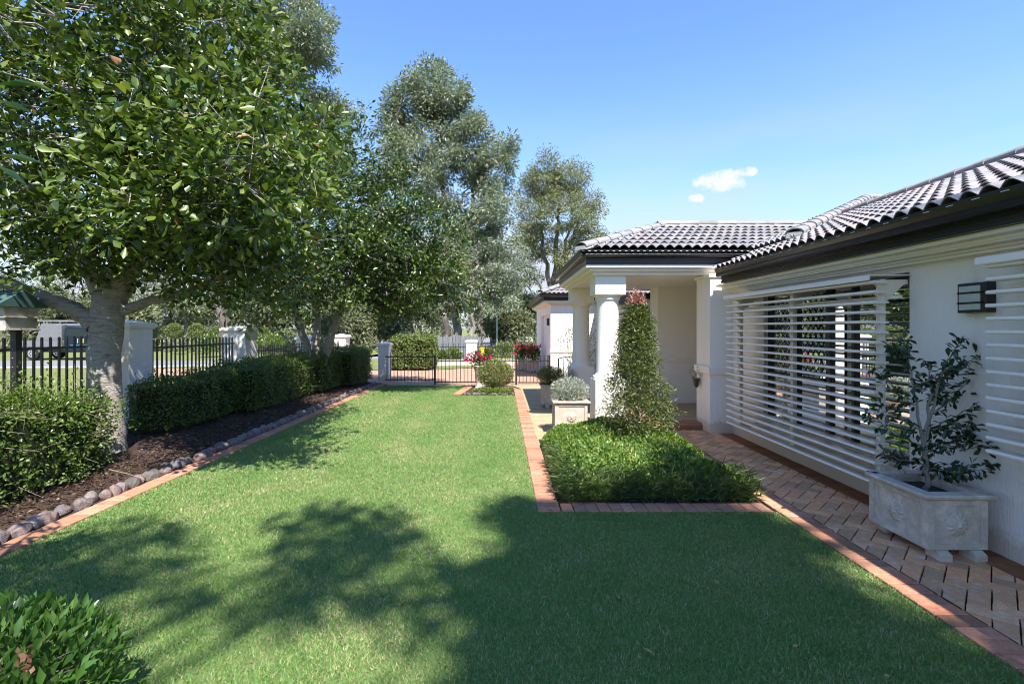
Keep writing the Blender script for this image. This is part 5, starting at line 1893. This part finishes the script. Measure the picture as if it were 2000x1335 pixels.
# ================================================================ work ute parked across the road
def ute():
    ox, oy = -27.15, 27.0                 # rear left of the load bed
    t = thing('work_ute', 'dark blue work ute with silver tray canopy parked beyond the fence', 'ute', (ox + 2.6, oy + .9, 0))
    m_navy = surf('navy_paint', (.006, .014, .022), (.008, .017, .027), 2, .4, spec=.35)
    m_alu = surf('checker_plate', (.20, .205, .21), (.14, .145, .15), 14, .6, .5, 30, .01, metal=.2)
    m_tyre = surf('tyre', (.012, .012, .012), (.02, .02, .02), 9, .8)
    m_rim = surf('rim', (.55, .55, .56), (.5, .5, .5), 3, .3, metal=.8)
    mgl, nt, b, out = new_mat('car_glass')
    b.inputs['Base Color'].default_value = (.02, .03, .03, 1)
    b.inputs['Roughness'].default_value = .3
    b.inputs['Specular IOR Level'].default_value = .12
    x0 = ox
    W_ = 1.8
    MB().box(x0, x0 + 2.75, oy, oy + W_, .72, .82).build('tray', m_alu, t, bevel=.01)
    MB().box(x0, x0 + 2.7, oy, oy + .04, .82, 1.06).box(x0, x0 + .04, oy + .04, oy + W_, .82, 1.06).build('tray_side', m_alu, t, bevel=.008)
    cp = MB().prism([(x0 + 1.25, oy + .03, 1.07), (x0 + 2.68, oy + .03, 1.07), (x0 + 2.68, oy + .03, 1.93), (x0 + 2.45, oy + .03, 2.02), (x0 + 1.55, oy + .03, 2.02)], (0, W_ - .06, 0)).build('canopy', m_alu, t, bevel=.02)
    MB().box(x0 + 1.75, x0 + 2.55, oy + .012, oy + .0299, 1.15, 1.9).build('canopy_door', m_alu, cp, bevel=.004)
    rk = MB()
    for xx in (x0 + 1.3, x0 + 2.0, x0 + 2.9):
        rk.box(xx, xx + .04, oy + .1, oy + W_ - .1, 2.12, 2.16)
    rk.box(x0 + 1.0, x0 + 3.9, oy + .12, oy + .17, 2.161, 2.21).box(x0 + 1.0, x0 + 3.9, oy + W_ - .17, oy + W_ - .12, 2.161, 2.21)
    for xx in (x0 + 1.6, x0 + 2.5):
        rk.box(xx, xx + .04, oy + .12, oy + .16, 2.0, 2.12)
    rk.build('ladder_rack', m_rim, t)
    cab = [(x0 + 2.82, .55), (x0 + 2.82, 1.3), (x0 + 2.86, 1.78), (x0 + 3.1, 1.86), (x0 + 3.75, 1.82), (x0 + 4.35, 1.32), (x0 + 5.3, 1.16), (x0 + 5.5, 1.0), (x0 + 5.52, .55), (x0 + 5.4, .4), (x0 + 5.15, .42), (x0 + 5.1, .72), (x0 + 4.9, .86), (x0 + 4.55, .86), (x0 + 4.35, .72), (x0 + 4.3, .42), (x0 + 2.9, .42)]
    body = MB().prism([(a, oy + .02, z) for a, z in cab], (0, W_ - .04, 0)).build('cab', m_navy, t, bevel=.03)
    MB().prism([(a, oy - .002, z) for a, z in ((x0 + 2.98, 1.32), (x0 + 3.0, 1.72), (x0 + 3.72, 1.72), (x0 + 4.2, 1.32))], (0, .03, 0)).build('side_window', mgl, body)
    MB().prism([(x0 + 3.8, oy + .15, 1.79), (x0 + 4.33, oy + .15, 1.35), (x0 + 4.345, oy + .15, 1.365), (x0 + 3.815, oy + .15, 1.805)], (0, W_ - .3, 0)).build('windscreen', mgl, body)
    MB().box(x0 + 2.95, x0 + 4.22, oy - .004, oy + .018, .5, 1.28).build('door', m_navy, body, bevel=.01)
    MB().box(x0 + 3.05, x0 + 3.2, oy - .02, oy - .0041, 1.13, 1.17).build('door_handle', m_black, body)
    MB().box(x0 + 4.1, x0 + 4.28, oy - .2, oy - .02, 1.28, 1.46).build('mirror', m_black, body, bevel=.03)
    MB().box(x0 + 5.36, x0 + 5.49, oy - .004, oy + .3, .9, 1.02).build('headlight', mgl, body, bevel=.01)
    for wx in (x0 + 1.05, x0 + 4.72):
        for wy in (oy + .02, oy + W_ - .26):
            w = MB()
            w.tube([(wx, wy, .36), (wx, wy + .24, .36)], .37, 24)
            wo_ = w.build('wheel', m_tyre, t, bevel=.02)
            r_ = MB().tube([(wx, wy - .012, .36), (wx, wy + .02, .36)], .23, 16)
            r_.build('rim', m_rim, wo_)
            h_ = MB()
            for k in range(6):
                an = k * math.pi / 3
                h_.tube([(wx + .12 * math.cos(an), wy - .02, .36 + .12 * math.sin(an)), (wx + .12 * math.cos(an), wy - .0121, .36 + .12 * math.sin(an))], .035, 8)
            h_.build('rim_hole', m_tyre, wo_)
    MB().box(x0 + .1, x0 + 4.4, oy + .3, oy + W_ - .3, .42, .70).build('chassis', m_black, t)
    fl = MB()
    fl.prism([(x0 + .62, oy + .01, .42), (x0 + .68, oy + .01, .64), (x0 + .85, oy + .01, .79), (x0 + 1.25, oy + .01, .79), (x0 + 1.42, oy + .01, .64), (x0 + 1.48, oy + .01, .42), (x0 + 1.44, oy + .01, .42), (x0 + 1.38, oy + .01, .62), (x0 + 1.23, oy + .01, .755), (x0 + .87, oy + .01, .755), (x0 + .72, oy + .01, .62), (x0 + .66, oy + .01, .42)], (0, .3, 0)).build('mudguard', m_alu, t)
    fc = bpy.data.curves.new('lettering', 'FONT')
    fc.body = 'SIH'
    fc.size = .36
    fc.extrude = .004
    fc.space_character = 1.25
    fo = bpy.data.objects.new('lettering', fc)
    COL.objects.link(fo)
    dg = bpy.context.evaluated_depsgraph_get()
    me = bpy.data.meshes.new_from_object(fo.evaluated_get(dg))
    bpy.data.objects.remove(fo)
    me.transform(Matrix.Rotation(R(90), 4, 'X'))
    me.materials.clear()
    me.materials.append(surf('yellow_letter', (.8, .5, .02), (.8, .5, .02), 2, .5))
    add('lettering', me, body, (x0 + 3.36, oy - .01, .93))
    sm_ = surf('cyan_stripe', (.02, .35, .55), (.02, .35, .55), 2, .4)
    for z in (.80, .73):
        MB().box(x0 + 3.2, x0 + 4.1, oy - .008, oy - .0041, z, z + .025).build('stripe', sm_, body)


ute()

# ================================================================ topiary balls across the road
TB = [(341, 646, 14, 33), (384, 646, 14, 33), (402, 648, 9, 38), (423, 647, 10, 38), (515, 652, 12, 30), (545, 656, 9, 36), (300, 647, 11, 40)]
TBL = ['large clipped topiary ball nearest the right of the first pillar', 'large clipped topiary ball second from the first pillar', 'small topiary ball tucked behind the second large one', 'small topiary ball just left of the second pillar', 'shaded topiary ball right of the second pillar', 'small pale topiary ball near the multi-stemmed tree', 'far topiary ball beside the first white pillar']
for (px, py, pr, d), tlab in zip(TB, TBL):
    c = W(px, py, d)
    r = pr / F * d
    t = thing('topiary', tlab, 'topiary', (c.x, c.y, 0), 'topiary balls across the road')
    n = 1500
    dd = rdir(n)
    P = np.array(c) + dd * r * rng.uniform(.82, 1.03, n)[:, None]
    add('crown', leaf_mesh('crown', P, dd + rdir(n) * .7, dd + rdir(n) * .5, r * .22, r * .13, lf_clip, 'dia'), t)
    m = MB().tube([(c.x, c.y, -.03), (c.x + .03, c.y, c.z - r * .5)], .06, 6)
    m.build('trunk', m_bark2, t)


# ================================================================ gum trees and bushland
def gum(label, px, d, trunks, blobs, n_leaf, leaf, wr, leafm, group, barkm=m_bark3, name='gum_tree', clump=.95, bias=.55, base_r=.35, droop=.55, spread=None, tw=.05):
    """trunks: pixel polylines; blobs: (px, py, rx, ry, n) ellipses in the picture at depth d, made round in depth"""
    limbs = []
    s = d / F
    for k, (pl, r0) in enumerate(trunks):
        pts = []
        for i, (x, y_, *dz) in enumerate(pl):
            dd = d + (dz[0] if dz else 0)
            p = W(x, y_, dd)
            if i == 0 and y_ > 645:
                p = Vector((p.x, p.y, -.1))
            pts.append(p)
        rad = [r0 * (1 - .85 * i / (len(pts) - 1)) for i in range(len(pts))]
        limbs.append((pts, rad))
    bl = []
    for x, y_, rx, ry, n in blobs:
        c = W(x, y_, d + rng.normal() * 1.0)
        bl.append((tuple(c), (rx * s, (rx + ry) * .5 * s, ry * s), n))
    tot = sum(b[4] for b in blobs)
    per = max(8, int(n_leaf / tot))
    base = limbs[0][0][0]
    return make_tree(name, label, (base.x, base.y, 0), limbs, bl, per, clump, leaf, wr, leafm, barkm, group, shape='dia', twig=tw, droop=droop, bias=bias, sides=8, jit=.12, twign=3)


GG = 'tall gum trees across the road'
gum('tallest blue-green gum tree behind the driveway', 885, 36, [([(890, 690), (886, 560), (872, 430), (862, 300), (850, 190)], .34), ([(884, 540), (915, 430), (935, 340), (960, 300)], .2), ([(874, 440), (835, 350), (800, 280), (775, 230)], .18), ([(866, 330), (890, 250), (905, 190)], .14), ([(890, 600), (930, 520), (960, 450)], .16)],
    [(850, 175, 52, 50, 30), (800, 215, 46, 42, 22), (880, 240, 70, 62, 34), (770, 245, 26, 44, 12), (830, 320, 72, 70, 36), (920, 300, 42, 60, 24), (965, 330, 34, 62, 18), (905, 410, 78, 70, 36), (960, 450, 40, 80, 24), (900, 510, 80, 55, 30), (985, 282, 14, 16, 5), (765, 320, 30, 40, 10), (935, 560, 60, 40, 22)],
    64000, (.2, .36), .36, lf_gum, GG, clump=.95)
gum('olive gum tree with many pale stems left of the porch roof', 1085, 44, [([(1072, 690), (1074, 600), (1064, 500), (1048, 420)], .38), ([(1076, 600), (1085, 500), (1092, 420), (1090, 350)], .3), ([(1078, 600), (1105, 510), (1128, 440), (1140, 400)], .26), ([(1072, 590), (1095, 520), (1112, 440), (1115, 370)], .22), ([(1070, 600), (1045, 540), (1022, 470)], .18), ([(1068, 620), (1040, 575), (1020, 545)], .12)],
    [(1080, 335, 42, 34, 20), (1050, 370, 42, 42, 20), (1120, 355, 38, 34, 18), (1035, 425, 40, 40, 16), (1095, 420, 55, 40, 24), (1150, 400, 28, 40, 14), (1025, 470, 28, 30, 10), (1140, 460, 36, 32, 14), (1060, 475, 38, 22, 10), (1120, 495, 40, 22, 10), (1030, 535, 24, 20, 7)],
    36000, (.16, .30), .34, lf_gum2, GG, clump=1.0, bias=.75)
gum('high gum tree behind the pale ringed trunk', 470, 27, [([(440, 690), (436, 560), (440, 350), (470, 180), (520, 60), (560, -80)], .36), ([(455, 300), (520, 180), (575, 110), (620, 80)], .2), ([(440, 420), (540, 330), (610, 270), (645, 230)], .18), ([(520, 60), (580, 10), (620, -40)], .16)],
    [(545, 30, 90, 55, 34), (610, 60, 40, 50, 14), (560, 100, 85, 42, 26), (590, -60, 80, 50, 20), (470, 40, 70, 60, 20), (620, 190, 55, 45, 16), (660, 235, 40, 42, 13), (600, 270, 62, 40, 16), (640, 290, 40, 26, 8), (500, 160, 60, 50, 14)],
    34000, (.16, .28), .34, lf_gum, GG, clump=.8, bias=.7, droop=.6)
gum('dark slim gum with bare lower trunks beside the tallest gum', 930, 33, [([(922, 690), (925, 600), (930, 520), (935, 470)], .22), ([(936, 690), (942, 620), (944, 560), (960, 500)], .17)],
    [(945, 500, 45, 40, 16), (975, 560, 45, 45, 16), (1000, 520, 38, 45, 12)], 9000, (.15, .26), .34, lf_gum, GG, clump=.8, barkm=m_bark2)
gum('slim gum with bare pale trunk behind the box-shaped hedge', 875, 31, [([(872, 690), (874, 610), (880, 540), (878, 480)], .22), ([(874, 600), (858, 540), (840, 500)], .2)],
    [(870, 500, 40, 40, 14), (840, 520, 36, 34, 10)], 6000, (.15, .26), .34, lf_gum2, GG, clump=.8)
gum('smaller gum top showing over the porch roof', 1185, 62, [([(1190, 690), (1188, 560), (1186, 480)], .3)], [(1188, 470, 22, 18, 10), (1165, 480, 16, 14, 6), (1200, 485, 18, 14, 6)], 2600, (.25, .4), .34, lf_gum2, GG, clump=.9)

BW = 'bushland trees behind the road'
bush = [(-40, 60, 520, 60, 1), (40, 52, 540, 55, 0), (130, 58, 505, 65, 1), (215, 48, 560, 50, 0), (290, 62, 510, 60, 0), (360, 50, 555, 52, 1), (430, 64, 520, 62, 0), (505, 48, 570, 50, 1), (575, 60, 530, 60, 0), (640, 52, 575, 50, 1), (700, 66, 540, 58, 0),
        (750, 46, 590, 46, 1), (805, 58, 560, 55, 0), (870, 70, 560, 60, 1), (960, 56, 585, 42, 0), (1010, 48, 570, 48, 1), (1045, 60, 560, 50, 0), (990, 40, 610, 34, 0), (680, 40, 610, 40, 0), (250, 38, 600, 40, 1), (90, 40, 590, 42, 0), (-160, 46, 530, 75, 0), (-320, 42, 520, 80, 1), (-480, 44, 510, 90, 0)]
side_words = ['leftmost grey-green', 'low olive', 'tall pale', 'shady', 'sparse grey', 'rounded', 'tall dusky', 'low rounded', 'broad', 'small grey', 'hazy', 'short grey', 'tall thin', 'farthest', 'low dark', 'dense olive', 'tall far', 'nearest low', 'shrubby', 'spreading', 'short pale', 'grey wide', 'olive wide', 'outermost wide']
for k, (px, d, top, w, kind) in enumerate(bush):
    lm = (lf_wood, lf_gum2)[kind]
    h = 655 - top
    where = 'beyond the left edge of the view' if px < -100 else 'behind the fence at far left' if px < 320 else ('behind the multi-stemmed tree' if px < 720 else 'beyond the driveway and gate')
    gum('%s bushland tree %s' % (side_words[k], where), px, d, [([(px, 690), (px + rng.normal() * 6, 620), (px + rng.normal() * 14, top + 40)], .22), ([(px + 4, 690), (px + 18, 630), (px + 26, top + 50)], .15)],
        [(px, top + .30 * h, w * .8, h * .28, 20), (px - w * .45, top + .55 * h, w * .6, h * .26, 14), (px + w * .45, top + .52 * h, w * .6, h * .28, 14), (px, top + .72 * h, w * .9, h * .2, 14)],
        7000, (.22, .42), .42, lm, BW, name='bushland_tree', clump=1.0, droop=.2, bias=.6, tw=.03, barkm=m_bark2)
# low undergrowth behind the road reads as one mass
n = 42000
y = rng.uniform(36, 75, n)
x = rng.uniform(-1.1, .14, n) * y * 1.05
kk = ~((x > -6.6) & (x < .4))
x, y = x[kk], y[kk]
n = len(x)
z = rng.random(n) ** 1.6 * (1.1 + .9 * np.sin(x * .6) * np.sin(y * .5 + x * .2)) + .02
P = np.stack([x, y, np.maximum(z, .02)], 1)
o = add('undergrowth', leaf_mesh('undergrowth', P, rdir(n) + [0, 0, .6], rdir(n) + [0, 0, .8], rng.uniform(.25, .55, n), rng.uniform(.1, .2, n), lf_wood, 'dia'))
tag(o, 'low scrub under the bushland trees', 'scrub', kind='stuff')
# garden shrubs across the driveway, before the paling fence
for k, (px, py, d, r, lm, lab) in enumerate([(862, 698, 26, .45, lf_clip, 'small pale shrub at the left of the low garden wall'), (885, 700, 27, .5, lf_hedge, 'dark low shrub behind the low garden wall'), (950, 690, 26, .5, lf_bush, 'yellowish shrub right of the marker post'), (985, 682, 30, .75, lf_clip, 'rounded grey shrub before the rail fence'), (1030, 690, 31, .6, lf_hedge, 'dark shrub near the far rail fence'), (530, 672, 27, .8, lf_hedge, 'dark shrub by the road behind the fence'), (410, 672, 30, .9, lf_hedge, 'low shrub mound beneath the topiary')]):
    c = W(px, py, d)
    tuft('garden_shrub', lab, (c.x, c.y, max(c.z, r * .55)), (r, r * .8, r * .7), 900, (.1, .18), .5, lm, 'shrub', 'shrubs across the driveway', 10, z0=-.02)


# ================================================================ tall trees behind the viewer that shade the near lawn
def shade_tree(label, base, spots, zc, per, leaf):
    """spots: (x, y, radius, tufts) on the lawn; the foliage stands where the sun throws it there"""
    k = Vector((SUN.x / SUN.z, SUN.y / SUN.z, 1))
    limbs = [([base, base + Vector((.1, .1, 3)), base + Vector((0, .2, zc * .7))], [.32, .25, .16])]
    bl = []
    fork = base + Vector((0, .2, zc * .68))
    for x, y_, r, n in spots:
        z = zc + rng.normal() * .5
        c = Vector((x, y_, 0)) + k * z
        limbs.append(([fork, fork.lerp(c, .5) + Vector((0, 0, .4)), c], [.1, .06, .015]))
        bl.append((tuple(c), (r, r * .9, r * .7), n))
    return make_tree('shade_tree', label, base, limbs, bl, per, .42, leaf, .5, lf_tree1, m_bark2, 'trees behind the viewer', shape='dia', bias=.8, sides=8)


shade_tree('tall tree behind the viewer on the house side', Vector((4.6, -9.5, 0)),
           [(1.0, 3.7, .75, 46), (1.55, 3.25, .7, 40), (.3, 3.1, .55, 24), (1.2, 2.6, .8, 46), (.35, 2.2, .6, 26), (2.1, 2.2, .7, 36), (1.4, 1.6, .9, 46), (.2, 1.4, .6, 20), (2.6, 1.5, .7, 26), (2.05, 4.2, .4, 16), (1.35, 4.35, .45, 16), (.35, 4.2, .42, 14), (2.3, 5.5, .4, 8)], 14.5, 40, (.16, .26))
shade_tree('tall tree behind the viewer on the fence side', Vector((-2.0, -9.0, 0)),
           [(-1.35, 4.2, .42, 15), (-1.0, 3.55, .42, 15), (-1.45, 3.3, .3, 7), (-3.05, 3.6, .5, 18), (-3.4, 3.2, .45, 13), (-2.4, 2.95, .28, 6)], 13.5, 24, (.14, .22))
